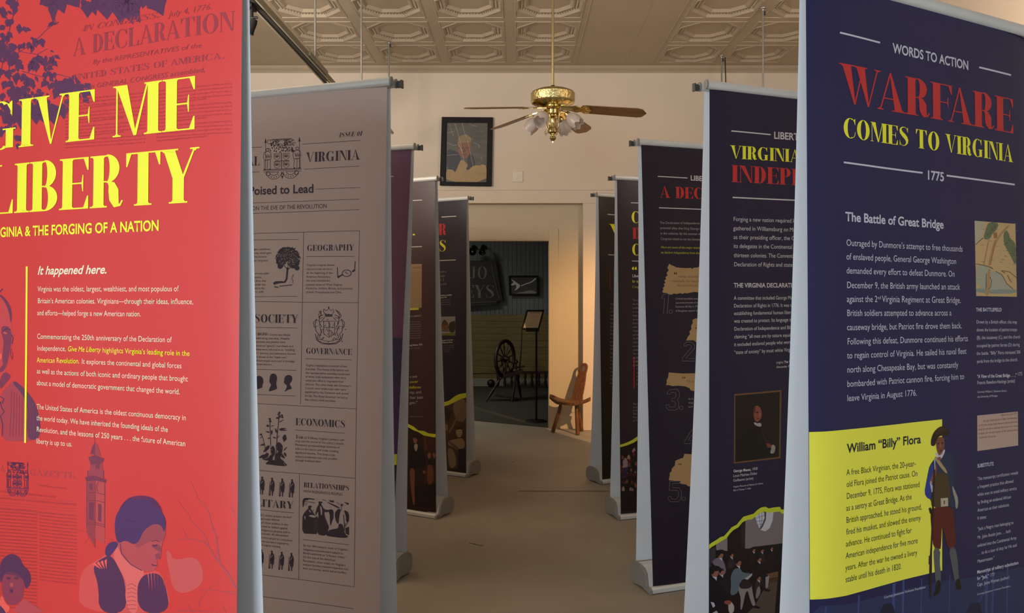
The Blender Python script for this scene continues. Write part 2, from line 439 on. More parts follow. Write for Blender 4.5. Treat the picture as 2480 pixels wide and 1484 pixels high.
        for a0, (gv, gf, _) in pl:
            if not gv: continue
            if flat:
                i0 = len(vs_)
                ok = True; loc = []
                for (x, y) in gv:
                    X = a0+x+shear*y; aa = ax+ex*X; hh = ah+eh*X+cap_m*y
                    if not (.004 < aa < BW-.004): ok = False; break
                    loc.append(s.P(aa, hh, 1, .0001+.00012*layer))
                if ok:
                    vs_ += loc; fs += [tuple(i0+i for i in f) for f in gf]
            else:
                p2 = [(ax+ex*(a0+x+shear*y), ah+eh*(a0+x+shear*y)+cap_m*y) for x, y in gv]
                if min(p[0] for p in p2) < .004 or max(p[0] for p in p2) > BW-.004:
                    p2 = [(min(BW-.003, max(.003, a)), h) for a, h in p2]
                s.tris(p2, gf, material, layer)
        if fs: s.art.add(vs_, fs, material)

# built-in font, one cached mesh per character; coordinates in cap heights
class Sans:
    flat = True; space_after = 0
    def __init__(s, bold, res=2):
        s.c = {}; s.cu = bpy.data.curves.new('lettering', 'FONT'); s.cu.resolution_u = res; s.cu.size = 1
        s.cu.offset = .022 if bold else 0.0
        s.ob = bpy.data.objects.new('lettering', s.cu); COL.objects.link(s.ob)
        v, f, mx = s.conv('H'); s.cap = max(p[1] for p in v); s.hx = mx
    def conv(s, t):
        s.cu.body = t; dg = bpy.context.evaluated_depsgraph_get(); dg.update()
        me = bpy.data.meshes.new_from_object(s.ob.evaluated_get(dg))
        v = [(p.co.x, p.co.y) for p in me.vertices]; f = [tuple(p.vertices) for p in me.polygons]
        bpy.data.meshes.remove(me); return v, f, (max(p[0] for p in v) if v else 0)
    def __call__(s, ch):
        if ch not in s.c:
            v, f, _ = s.conv(ch); _, _, mx = s.conv(ch+'H')
            s.c[ch] = ([(x/s.cap, y/s.cap) for x, y in v], f, (mx-s.hx)/s.cap)
        return s.c[ch]
    def done(s): bpy.data.objects.remove(s.ob)

# condensed high-contrast display capitals, drawn stroke by stroke; coordinates in cap heights
class Didone:
    flat = False; space_after = .05
    W, T, S = .205, .028, .06
    def __init__(s, w=.19): s.W = w; s.c = {}
    def rect(s, x0, y0, x1, y1): s.p.append(([(x0, y0), (x1, y0), (x1, y1), (x0, y1)], [(0, 1, 2), (0, 2, 3)]))
    def quad(s, *q): s.p.append((list(q), [(0, 1, 2), (0, 2, 3)]))
    def serif(s, x0, x1, y, up):
        """hairline serif with small bracket"""
        T, S = s.T, s.S
        if up: s.rect(x0-S, y-T, x1+S, y); s.quad((x0-.02, y-T), (x0, y-T-.03), (x1, y-T-.03), (x1+.02, y-T))
        else: s.rect(x0-S, y, x1+S, y+T); s.quad((x0-.02, y+T), (x0, y+T+.03), (x1, y+T+.03), (x1+.02, y+T))
    def stem(s, x, top=True, bot=True):
        s.rect(x, 0, x+s.W, 1)
        if bot: s.serif(x, x+s.W, 0, False)
        if top: s.serif(x, x+s.W, 1, True)
    def thin(s, x, top=True, bot=True):
        s.rect(x, 0, x+s.T, 1)
        if bot: s.serif(x, x+s.T, 0, False)
        if top: s.serif(x, x+s.T, 1, True)
    def ring(s, cx, cy, rx, ry, wx, wy, a0, a1, n=22):
        v = []; f = []
        for i in range(n+1):
            a = R(a0+(a1-a0)*i/n); c, d = math.cos(a), math.sin(a)
            v += [(cx+rx*c, cy+ry*d), (cx+(rx-wx)*c, cy+(ry-wy)*d)]
        for i in range(n): f += [(2*i, 2*i+1, 2*i+3), (2*i, 2*i+3, 2*i+2)]
        s.p.append((v, f))
    def stroke(s, pts, ws):
        v = []; f = []; n = len(pts)
        for i, (x, y) in enumerate(pts):
            a, c = pts[max(i-1, 0)], pts[min(i+1, n-1)]; t = Vector((c[0]-a[0], c[1]-a[1])); t.normalize(); w_ = ws[i]/2
            v += [(x-t.y*w_, y+t.x*w_), (x+t.y*w_, y-t.x*w_)]
        for i in range(n-1): f += [(2*i, 2*i+1, 2*i+3), (2*i, 2*i+3, 2*i+2)]
        s.p.append((v, f))
    def arm(s, x0, x1, y, h, d):                      # horizontal hairline ending in a vertical wedge serif
        T = s.T; s.rect(x0, y if d > 0 else y-T, x1, y+T if d > 0 else y)
        s.quad((x1-.022, y+d*h), (x1, y+d*h), (x1, y), (x1-.10, y))
    def __call__(s, ch):
        if ch in s.c: return s.c[ch]
        s.p = []; W, T, S = s.W, s.T, s.S; x = S; adv = .3
        if ch == ' ': adv = .30
        elif ch == 'I': s.stem(x); adv = W+2*S
        elif ch == 'E':
            s.stem(x); e = x+W+.30; s.arm(x+W, e, 1, .25, -1); s.arm(x+W, e, 0, .25, 1)
            s.rect(x+W, .50-T/2, e-.10, .50+T/2); s.quad((e-.13, .5), (e-.11, .66), (e-.095, .66), (e-.095, .34)); s.quad((e-.13, .5), (e-.095, .34), (e-.11, .34), (e-.125, .45)); adv = e+.02
        elif ch == 'F':
            s.stem(x); e = x+W+.30; s.arm(x+W, e, 1, .25, -1)
            s.rect(x+W, .50-T/2, e-.10, .50+T/2); s.quad((e-.13, .5), (e-.11, .66), (e-.095, .66), (e-.095, .34)); adv = e
        elif ch == 'L': s.stem(x); e = x+W+.30; s.arm(x+W, e, 0, .28, 1); adv = e+.02
        elif ch == 'T':
            c = .05+.30; s.rect(c-W/2, 0, c+W/2, 1); s.serif(c-W/2, c+W/2, 0, False)
            s.arm(c+W/2, c+.30, 1, .26, -1); s.rect(c-.30, 1-T, c-W/2, 1); s.quad((c-.30, 1), (c-.30, .74), (c-.278, .74), (c-.20, 1)); adv = .68
        elif ch in 'HN':
            if ch == 'H':
                s.stem(x); s.stem(x+W+.24); s.rect(x+W, .5-T/2, x+W+.24, .5+T/2); adv = 2*W+.24+2*S
            else:
                s.thin(x); s.rect(x-S, 1-T, x+.1, 1); xr = x+W+.30; s.quad((x, 1), (x+W+.02, 1), (xr+T, 0), (xr+T-.07, 0)); s.thin(xr, True, False); adv = xr+T+S
        elif ch == 'M':
            s.thin(x); xr = x+W+.38; s.rect(x-S, 1-T, x+.1, 1)
            m_ = x+.34; s.quad((x, 1), (x+W+.01, 1), (m_+.03, 0), (m_-.02, 0)); s.quad((m_-.02, .0), (m_+.03, 0), (xr+.01, 1), (xr-.02, 1)); s.stem(xr); adv = xr+W+S
        elif ch in 'VWAY':
            def dia(x0, x1, w_, y0=1, y1=0): s.quad((x0, y0), (x0+w_, y0), (x1+w_, y1), (x1, y1))
            if ch == 'V':
                s.serif(.06, .06+W, 1, True); dia(.06, .285, W*.98); s.p.pop(); s.quad((.06, 1), (.06+W, 1), (.365, 0), (.335, 0)); s.quad((.335, 0), (.362, 0), (.605, 1), (.575, 1)); s.serif(.575, .605, 1, True); adv = .67
            elif ch == 'W':
                s.serif(.06, .06+W, 1, True); s.quad((.06, 1), (.06+W, 1), (.345, 0), (.315, 0)); s.quad((.315, 0), (.342, 0), (.46, .62), (.44, .66))
                s.serif(.36, .36+W, 1, True); s.quad((.36, 1), (.36+W, 1), (.645, 0), (.615, 0)); s.quad((.615, 0), (.642, 0), (.855, 1), (.825, 1)); s.serif(.825, .855, 1, True); adv = .93
            elif ch == 'A':
                s.quad((.315, 1), (.345, 1), (.62, 0), (.62-W, 0)); s.quad((.315, 1), (.335, .93), (.105, 0), (.075, 0)); s.rect(.165, .30, .46, .30+T)
                s.serif(.075, .105, 0, False); s.serif(.62-W, .62, 0, False); adv = .69
            else:
                c = .315; s.serif(.06, .06+W, 1, True); s.rect(c-W/2, 0, c+W/2, .46); s.serif(c-W/2, c+W/2, 0, False)
                s.quad((.06, 1), (.06+W, 1), (c+W/2, .46), (c-W/2, .46)); s.quad((c+W/2-.04, .46), (c+W/2, .46), (.595, 1), (.565, 1)); s.serif(.565, .595, 1, True); adv = .64
        elif ch in 'DPRB':
            s.stem(x); r = .26
            if ch == 'D': s.rect(x+W, 1-T, x+W+.04, 1); s.rect(x+W, 0, x+W+.04, T); s.ring(x+W+.04, .5, .27, .5, W, T, -90, 90); adv = x+W+.34
            else:
                ym = .48; cy, ry = (1+ym)/2, (1-ym)/2+T/2
                s.rect(x+W, 1-T, x+W+.05, 1); s.rect(x+W, ym, x+W+.05, ym+T); s.ring(x+W+.05, cy, .23, ry, W*.93, T, -90, 90, 16); adv = x+W+.31
                if ch == 'B':
                    ry = (ym+T)/2; s.rect(x+W, 0, x+W+.06, T); s.ring(x+W+.06, ry, .25, ry, W*.97, T, -90, 90, 16); adv = x+W+.34
                if ch == 'R':
                    s.stroke([(x+W+.07, ym+.01), (x+W+.14, .44), (x+W+.175, .32), (x+W+.185, .15), (x+W+.23, .03), (x+W+.29, .03), (x+W+.335, .12)], [.02, .12, W*.95, W*.9, W*.6, T*1.4, T]); adv = x+W+.36
        elif ch == 'O' : s.ring(.36, .5, .32, .515, W, T, 0, 360, 40); adv = .72
        elif ch in 'CG':
            s.ring(.36, .5, .32, .515, W, T, 62, 298, 30)
            s.stroke([(.36+.30*.47, .955), (.53, .90), (.575, .82), (.585, .72)], [T, T, T, T]); s.quad((.52, .93), (.585, 1.0), (.605, 1.0), (.605, .67))
            if ch == 'C': s.stroke([(.50, .04), (.55, .10), (.59, .20), (.60, .33)], [T, T, T, T]); adv = .66
            else: s.rect(.47, 0.02, .47+W*.85, .40); s.rect(.40, .40, .47+W*.85+.05, .40+T); adv = .74
        elif ch == 'S':
            s.stroke([(.50, .80), (.46, .93), (.36, .995), (.24, .985), (.15, .91), (.13, .80), (.17, .69), (.29, .57), (.41, .44), (.475, .31), (.47, .17), (.38, .05), (.26, .005), (.14, .06), (.085, .22)],
                     [T, T, T, T*1.6, .08, .13, W*.95, W*1.12, W*1.05, .15, .10, T*1.6, T, T, T])
            s.quad((.47, .85), (.51, 1.0), (.525, 1.0), (.525, .70)); s.quad((.075, .32), (.075, 0), (.09, 0), (.12, .15)); adv = .60
        elif ch == 'U': s.rect(x, .25, x+W, 1); s.serif(x, x+W, 1, True); s.rect(x+W+.26, .25, x+W+.26+T, 1); s.serif(x+W+.26, x+W+.26+T, 1, True); s.ring(x+(W+.26+T)/2, .27, (W+.26+T)/2, .28, W*.5, T, 180, 360, 16); adv = x+W+.26+T+S
        elif ch == 'J': s.rect(.20, .2, .20+W, 1); s.serif(.2, .2+W, 1, True); s.stroke([(.20+W*.5, .22), (.24, .08), (.15, .015), (.07, .05), (.05, .14)], [W, .12, T, T, .05]); adv = .50
        elif ch == 'Z': s.rect(.05, 1-T, .5, 1); s.rect(.05, 0, .55, T); s.quad((.32, 1), (.52, 1), (.26, 0), (.06, 0)); s.quad((.05, 1), (.05, .75), (.07, .75), (.15, 1)); s.quad((.55, 0), (.55, .28), (.53, .28), (.45, 0)); adv = .6
        elif ch in '01':
            if ch == '1': s.stem(.14, False, True); s.quad((.05, .8), (.14, 1), (.14, .94), (.05, .77)); adv = .45
            else: s.ring(.26, .5, .22, .51, W*.85, T, 0, 360, 30); adv = .52
        elif ch == '’': s.ring(.1, .85, .07, .1, .07, .1, 0, 360, 8); adv = .2
        elif ch == '.': s.ring(.12, .10, .10, .10, .10, .10, 0, 360, 12); adv = .24
        v = []; f = []
        for a, c in s.p:
            i0 = len(v); v += a; f += [tuple(i0+i for i in t) for t in c]
        s.c[ch] = (v, f, adv+.01); return s.c[ch]
GL = dict(r=Sans(False, 3), b=Sans(True, 4), d=Didone(), m=Didone(.15), e=Didone(.175))
for k_ in 'rb': GL[k_]('H')

def cloth_mat(hexc):
    """printed colour on the face, unprinted grey on the back of the cloth"""
    n = 'banner_cloth_' + hexc
    if n in MATS: return MATS[n]
    m = bpy.data.materials.new(n); m.use_nodes = True; nt = m.node_tree; b = nt.nodes['Principled BSDF']
    g = nt.nodes.new('ShaderNodeNewGeometry'); mx = nt.nodes.new('ShaderNodeMix'); mx.data_type = 'RGBA'
    mx.inputs['A'].default_value = lin(hexc); mx.inputs['B'].default_value = lin('e9eaec')
    nt.links.new(g.outputs['Backfacing'], mx.inputs['Factor']); nt.links.new(mx.outputs['Result'], b.inputs['Base Color'])
    b.inputs['Roughness'].default_value = .42; b.inputs['Specular IOR Level'].default_value = .45
    MATS[n] = m; return m

def make_sheet(st, name, root, sg, material, art=None, h0=.034, h1=2.162):
    nu, nv = 96, 48
    b = MB(); vs_ = []
    h0 = h0 if sg > 0 else .10
    for j in range(nv+1):
        h = h0+(h1-h0)*j/nv
        for i in range(nu+1): vs_.append(st.P(BW*i/nu, h, sg))
    fs = []
    for j in range(nv):
        for i in range(nu):
            a = j*(nu+1)+i; q = (a, a+1, a+nu+2, a+nu+1)
            fs.append(q if st.side*sg > 0 else q[::-1])
    b.add(vs_, fs, material)
    if art: 
        for k, m_ in enumerate(art.mats): pass
        i0 = len(b.v); b.v += art.v; 
        idx = [b.m(m_) for m_ in art.mats]
        b.f += [[i0+i for i in f] for f in art.f]; b.mi += [idx[i] for i in art.mi]
    me = bpy.data.meshes.new(name); me.from_pydata([tuple(v) for v in b.v], [], b.f)
    for m_ in b.mats: me.materials.append(m_)
    me.polygons.foreach_set('material_index', b.mi); me.polygons.foreach_set('use_smooth', [True]*len(b.f)); me.update()
    return me
def make_stand(st, colour, label, group='double-sided roll-up banner stands'):
    root = empty('banner_stand', (st.X, st.Y, 0), 0, label=label, cat='banner', group=group)
    inv = Matrix.Translation((-st.X, -st.Y, 0))
    def put(o):
        o.data.transform(inv); o.parent = root; return o
    face = cloth_mat(colour)
    o = link('printed_sheet', make_sheet(st, 'printed_sheet', root, 1, face, st.art)); put(o)
    b = MB(); me = make_sheet(st, 'rear_sheet', root, -1, M['cloth_back']); put(link('rear_sheet', me))
    B = Matrix(((st.u.x, st.n.x, 0, st.X), (st.u.y, st.n.y, 0, st.Y), (0, 0, 1, 0), (0, 0, 0, 1)))      # (along, towards viewer, up)
    # base
    k = st.osc
    prof = [(.098, .004), (.10, .022), (.088, .030), (.066, .028), (.060, .045), (.052, .080), (.030, .100), (-.01, .108), (-.055, .108), (-.085, .092), (-.098, .06), (-.092, .02), (-.06, .008), (.02, .014)]
    def sweep(x0, x1, pf, m_, name, parent=None, mtx=B, smooth=False, bevel=0):
        b = MB(); b.prism([(q, z) for q, z in pf], x0, x1, m_, axes='yz'); b.v = [tuple(mtx @ Vector(v)) for v in b.v]
        o = b.build(name, smooth=smooth, bevel=bevel); o.data.transform(inv); o.parent = parent or root; return o
    base = sweep(-.012, BW+.012, prof, M['alu'], 'base')
    big = [(q*1.03+(.0), z*1.05 if z > .03 else z) for q, z in prof]
    big[0] = (.101, 0); big[-2] = (-.06, .004)
    for x0, x1 in ((-.028, -.012), (BW+.012, BW+.028)): sweep(x0, x1, big, M['alu_side'], 'end_cap', bevel=.002)
    # rails
    T = Matrix(((st.u.x, st.n.x, 0, st.X+st.u.x*st.lean*2.17), (st.u.y, st.n.y, 0, st.Y+st.u.y*st.lean*2.17), (-st.roll, 0, 1, 0), (0, 0, 0, 1)))
    for sg in (1, -1):
        o_ = st.off(2.17)*sg
        pf = [(o_+.010*math.cos(a), 2.176+.015*math.sin(a)) for a in [R(q) for q in range(0, 360, 30)]]
        rail = sweep(-.018, BW+.018, pf, M['alu'], 'top_rail', mtx=T, smooth=True)
        for x0, x1 in ((-.024, -.018), (BW+.018, BW+.024)):
            sweep(x0, x1, [(o_+(q-o_)*1.12, 2.176+(z-2.176)*1.12) for q, z in pf], M['alu_side'], 'rail_cap', parent=rail, mtx=T)
    for s0 in (-.046, BW+.028):
        b = MB(); o_ = st.off(2.17)
        b.box((s0+.010, -o_, 2.172), (.018, .006, .024), M['clip']); b.box((s0+.002, -o_, 2.172), (.005, .016, .028), M['clip'])
        b.box((s0+.02, -o_, 2.172), (.008, .012, .016), M['clip'])
        b.v = [tuple(T @ Vector(v)) for v in b.v]; put(b.build('rail_clip'))
    # support pole between the sheets
    b = MB(); b.tube([T @ Vector((BW/2, 0, .1)) - Vector((st.u.x*st.lean*2.0, st.u.y*st.lean*2.0, 0)), T @ Vector((BW/2, 0, 2.17))], .008, M['alu'], 10); put(b.build('support_pole', smooth=True))
    b = MB(); b.box((BW/2, 0, 2.172), (.04, st.off(2.17)*2, .012), M['clip']); b.v = [tuple(T @ Vector(v)) for v in b.v]; put(b.build('pole_clip'))
    return root

S = dict(
    L1=Stand(-.5068, 1.53, 21.8, -1, .0123, .014, .9, 0, .0028),
    L2=Stand(-.4514, 2.7681, 19.3, -1, 0, .01, 1.05, 0, .002),
    L3=Stand(-.6062, 4.0395, 19.7, -1, -.0363, .008, 1.1),
    L4=Stand(-.4906, 5.1467, 28.6, -1, .0220, .006),
    L5=Stand(-.3698, 6.2595, 30, -1, .0169, .006),
    R5=Stand(.5915, 6.0417, 30, 1, .0054, .006, 1.1),
    R4=Stand(.6254, 5.1277, 19, 1, .0025, .006, 1.1),
    R3=Stand(.6192, 3.9034, 20, 1, -.0118, .008, 1.2),
    R2=Stand(.6177, 2.7904, 22.8, 1, .0257, .01, 1.2),
    R1=Stand(.6105, 1.7930, 27, 1, .0229, .016, 1.0, .019, .0025),
)
# ---------------------------------------------------------------- prints; positions measured on the photograph in zoomed crops
def Zm(ox, oy, k): return lambda x, y: (ox+x/k, oy+y/k)
def lines(st, z, rows, cap, m_, style='r', shear=0.0, k=1.0):
    for t in rows:
        (x0, y0), (x1, y1) = z(t[1], t[2]), z(t[3], t[4])
        st.text(t[0], x0, y0, x1, y1, cap, m_, 4, style, shear)
def zp(z, pts): return [z(x, y) for x, y in pts]
YEL, WHT, CRM = ink('f4ec32'), ink('d6cdc9'), ink('f2dcb8')
rnd = random.Random(5)

# --- L1, the red title banner
s = S['L1']; PU, DR, MR, LR = ink('56284a'), ink('96303a'), ink('b8353c'), ink('ea5a50')
z = Zm(0, 0, 2.4734)
def leaf(x, y, L, a, wd_=.34, m_=None, lay=1):
    c, d = math.cos(a), math.sin(a)
    pts = [(0, 0), (.22, wd_*.8), (.45, wd_), (.62, wd_*.62), (1, 0), (.62, -wd_*.62), (.45, -wd_), (.22, -wd_*.8)]
    s.poly([(x+(p*c-q*d)*L, y+(p*d+q*c)*L) for p, q in pts], m_ or PU, lay)
def vine(pts, w_): s.line(pts, w_, PU, 1)
def cluster(x, y, n, sp, L0, L1, down=1.35):
    for i in range(n): leaf(x+rnd.gauss(0, sp), y+rnd.gauss(0, sp*.8), rnd.uniform(L0, L1), down+rnd.gauss(0, .55), rnd.uniform(.2, .42), None, rnd.choice((1, 1.2, 1.4)))
vine([(0, 190), (12, 120), (26, 60), (40, 10), (48, -20)], 2); vine([(20, 330), (30, 250), (22, 160), (18, 90)], 2)
vine([(40, 130), (80, 105), (110, 75), (135, 55), (128, 20)], 1.6); vine([(48, 125), (90, 132), (115, 118)], 1.4)
vine([(52, 172), (100, 186), (140, 180), (180, 190), (215, 222)], 1.6); vine([(130, 185), (146, 205), (144, 235)], 1.6)
for (x, y, n, sp, a, c_) in [(10, 20, 9, 10, 14, 30), (35, 8, 6, 12, 12, 26), (22, 50, 8, 9, 12, 24), (14, 90, 10, 10, 12, 26), (30, 112, 12, 11, 14, 28), (12, 130, 12, 12, 14, 28), (35, 150, 10, 9, 12, 24), (48, 65, 6, 7, 12, 22),
                             (10, 175, 9, 9, 12, 26), (42, 175, 12, 12, 12, 24), (76, 105, 7, 8, 10, 24), (98, 90, 5, 5, 12, 24), (78, 145, 9, 9, 14, 28), (95, 140, 8, 7, 12, 26), (112, 150, 8, 10, 12, 24), (125, 135, 6, 8, 10, 20),
                             (62, 195, 12, 13, 12, 24), (20, 215, 16, 14, 12, 26), (50, 222, 12, 12, 12, 24), (85, 215, 10, 14, 10, 22), (105, 188, 10, 14, 10, 22), (130, 182, 8, 9, 12, 24), (160, 195, 12, 10, 14, 34), (172, 205, 8, 8, 14, 30),
                             (145, 210, 3, 3, 26, 40), (190, 210, 8, 12, 14, 28), (205, 222, 6, 9, 12, 24), (15, 250, 16, 14, 14, 28), (60, 248, 12, 15, 14, 26), (95, 240, 8, 12, 10, 20), (25, 285, 10, 12, 16, 34), (12, 310, 6, 9, 14, 26),
                             (40, 335, 4, 12, 14, 24), (160, 240, 5, 6, 14, 26)]:
    cluster(x, y, n, sp, a, c_)
for (x, y, L, a, w_) in [(30, 245, 55, 1.5, .42), (52, 262, 52, 1.6, .36), (85, 252, 50, 1.5, .45), (92, 250, 46, 1.3, .5), (125, 250, 52, 1.45, .48), (118, 252, 46, 1.7, .4), (152, 250, 40, 1.5, .36), (100, 268, 40, 1.2, .3),
                         (128, -5, 62, 1.55, .2), (112, -12, 44, 1.1, .4), (140, -14, 50, 1.25, .42), (118, -5, 28, 2.5, .5), (165, -10, 36, .9, .4), (180, -12, 34, 1.2, .3),
                         (213, 2, 42, 1.6, .42), (205, -4, 26, 1.8, .3), (222, 0, 40, 1.3, .3), (232, 4, 24, 1.9, .4), (255, -14, 62, 1.5, .5), (268, -14, 56, 1.2, .5), (246, -16, 44, 1.9, .5), (282, -8, 54, 1.0, .45), (292, -5, 66, 1.55, .36),
                         (292, -10, 76, 1.15, .3), (305, -5, 70, 1.05, .32), (318, -10, 54, 1.3, .4), (335, -14, 32, 1.4, .4), (362, -10, 50, 1.0, .42), (372, -14, 58, 1.15, .4), (350, -12, 34, 1.7, .4), (345, -5, 22, .9, .4), (300, -14, 46, 2.1, .4)]:
    leaf(x, y, L, a, w_)
s.line([(128, 50), (134, 60), (142, 53)], 3, PU); leaf(116, 58, 24, .0, .16); leaf(130, 52, 22, 2.4, .2)
for t, x0, y0, x1, y1, cap, st_, sh in [('In CONGRESS,', 200, 76, 384, 43, 13, 'm', .2), ('July 4, 1776.', 409, 41, 513, 22, 13, 'r', .25), ('A DECLARATION', 176, 136, 566, 74, 43, 'm', 0), ('By the REPRESENTATIVES of the', 224, 156, 488, 115, 11, 'r', .22),
                                        ('UNITED STATES OF AMERICA,', 178, 195, 544, 142, 14, 'm', 0), ('in GENERAL CONGRESS assembled,', 216, 215, 497, 174, 11, 'r', .2)]:
    if st_ == 'm':
        mm = {'n': 'N', 'y': 'Y', ',': '.', 'D': 'D'}; t = ''.join(mm.get(c, c) for c in t)
    s.text(t, x0, y0, x1, y1, cap, DR, 3, st_, sh)
blk = ['We hold these truths to be self-evident, that all Men are created equal, that they are endowed', 'by their Creator with certain unalienable Rights, that among these are Life, Liberty, and the', 'Pursuit of Happiness. That to secure these Rights, Governments are instituted among Men,', 'deriving their just Powers from the Consent of the Governed, that whenever any Form of', 'Government becomes destructive of these Ends, it is the Right of the People to alter or']
for i in range(15):
    y = 246+i*8.1; s.text(blk[i % 5], 158, y, 352 if i % 4 != 3 else 300, y-20+i*.5, 4.6, MR, 2)
    s.text(blk[(i+2) % 5], 378, y-23+i*.5, 562 if i % 5 != 4 else 500, y-42+i*1.0, 4.6, MR, 2)
s.text('GIVE ME', -37, 366, 469, 313, 113, YEL, 6, 'd'); s.text('LIBERTY', -30, 520, 474, 489.5, 117, YEL, 6, 'd')
s.text('VIRGINIA & THE FORGING OF A NATION', -28, 575, 386, 558, 23, YEL, 5, 'b')
s.line([(65.5, 645), (64, 860), (61.5, 1072)], 4.5, YEL, 5)
s.text('It happened here.', 91, 664.5, 259, 662, 20, CRM, 5, 'b', .28)
z = Zm(0, 600, 2.969)
lines(s, z, [('Virginia was the oldest, largest, wealthiest, and most populous of', 272, 313, 1285, 312), ('Britain’s American colonies. Virginians—through their ideas, influence,', 272, 398, 1392, 405), ('and efforts—helped forge a new American nation.', 269, 484, 1015, 493),
             ('Commemorating the 250th anniversary of the Declaration of', 268, 653, 1235, 679), ('Independence,', 268, 738, 476, 742), ('It explores the continental and global forces', 588, 833, 1308, 866),
             ('as well as the actions of both iconic and ordinary people that brought', 266, 902, 1352, 961), ('about a model of democratic government that changed the world.', 266, 986, 1296, 1053),
             ('The United States of America is the oldest continuous democracy in', 264, 1158, 1340, 1240), ('the world today. We have inherited the founding ideals of the', 264, 1238, 1210, 1324),
             ('Revolution, and the lessons of 250 years . . . the future of American', 264, 1320, 1336, 1426), ('liberty is up to us.', 262, 1405, 522, 1428)], 12.2, CRM)
lines(s, z, [('highlights Virginia’s leading role in the', 738, 752, 1366, 777), ('American Revolution.', 266, 823, 574, 831)], 12.2, YEL)
lines(s, z, [('Give Me Liberty', 487, 743, 724, 750)], 12.2, YEL, 'r', .22)
# bald man in profile at the edge
s.sm = 2
z = Zm(0, 660, 3.5364)
s.poly(zp(z, [(0, 190), (30, 210), (70, 260), (95, 320), (102, 400), (98, 470), (108, 515), (120, 545), (112, 600), (95, 640), (88, 690), (78, 740), (60, 800), (45, 850), (60, 880), (0, 985)]), ink('c23f42'), 1)
s.poly(zp(z, [(0, 185), (25, 200), (70, 250), (98, 315), (102, 400), (92, 440), (82, 360), (60, 290), (30, 235), (0, 205)]), ink('6b2c48'), 2)
s.poly(zp(z, [(8, 470), (40, 452), (80, 465), (98, 510), (102, 560), (92, 640), (80, 700), (60, 790), (35, 840), (0, 860), (0, 810), (30, 790), (20, 740), (25, 660), (35, 590), (20, 540)]), ink('7c2f47'), 2)
s.poly(zp(z, [(20, 515), (45, 495), (70, 515), (50, 530)]), ink('c04848'), 3); s.line(zp(z, [(15, 520), (40, 498), (72, 515)]), 1.6, PU, 4); s.line(zp(z, [(28, 500), (55, 478), (92, 490)]), 2.2, PU, 4)
s.line(zp(z, [(100, 530), (114, 560), (104, 610)]), 1.8, PU, 4); s.line(zp(z, [(100, 650), (92, 700), (104, 745), (112, 730), (110, 680)]), 1, PU, 4)
s.line(zp(z, [(0, 165), (14, 150), (24, 138)]), 3, PU, 2); s.poly(zp(z, [(0, 700), (16, 690), (18, 730), (0, 750)]), LR, 3)
s.poly(zp(z, [(40, 850), (70, 860), (100, 890), (40, 960), (0, 1010), (0, 900)]), ink('7c2f47'), 2)
s.poly(zp(z, [(0, 1040), (60, 980), (100, 930), (160, 950), (230, 1010), (290, 1090), (325, 1190), (345, 1300), (350, 1400), (280, 1440), (150, 1445), (0, 1440)]), ink('a83a44'), 1)
s.poly(zp(z, [(110, 925), (150, 940), (215, 1000), (290, 1090), (330, 1200), (350, 1320), (335, 1420), (250, 1440), (225, 1330), (240, 1200), (215, 1090), (170, 1010), (120, 960)]), ink('63304c'), 2)
s.line(zp(z, [(0, 1060), (35, 1080), (20, 1120), (0, 1105), (18, 1160), (38, 1190), (5, 1230), (25, 1300), (18, 1400)]), 2.2, PU, 3)
for i in range(9): s.line(zp(z, [(100+i*22, 1010+i*14), (95+i*24, 1200), (85+i*26, 1400)]), 1.4, ink('8a3346'), 3)
s.sm = 0
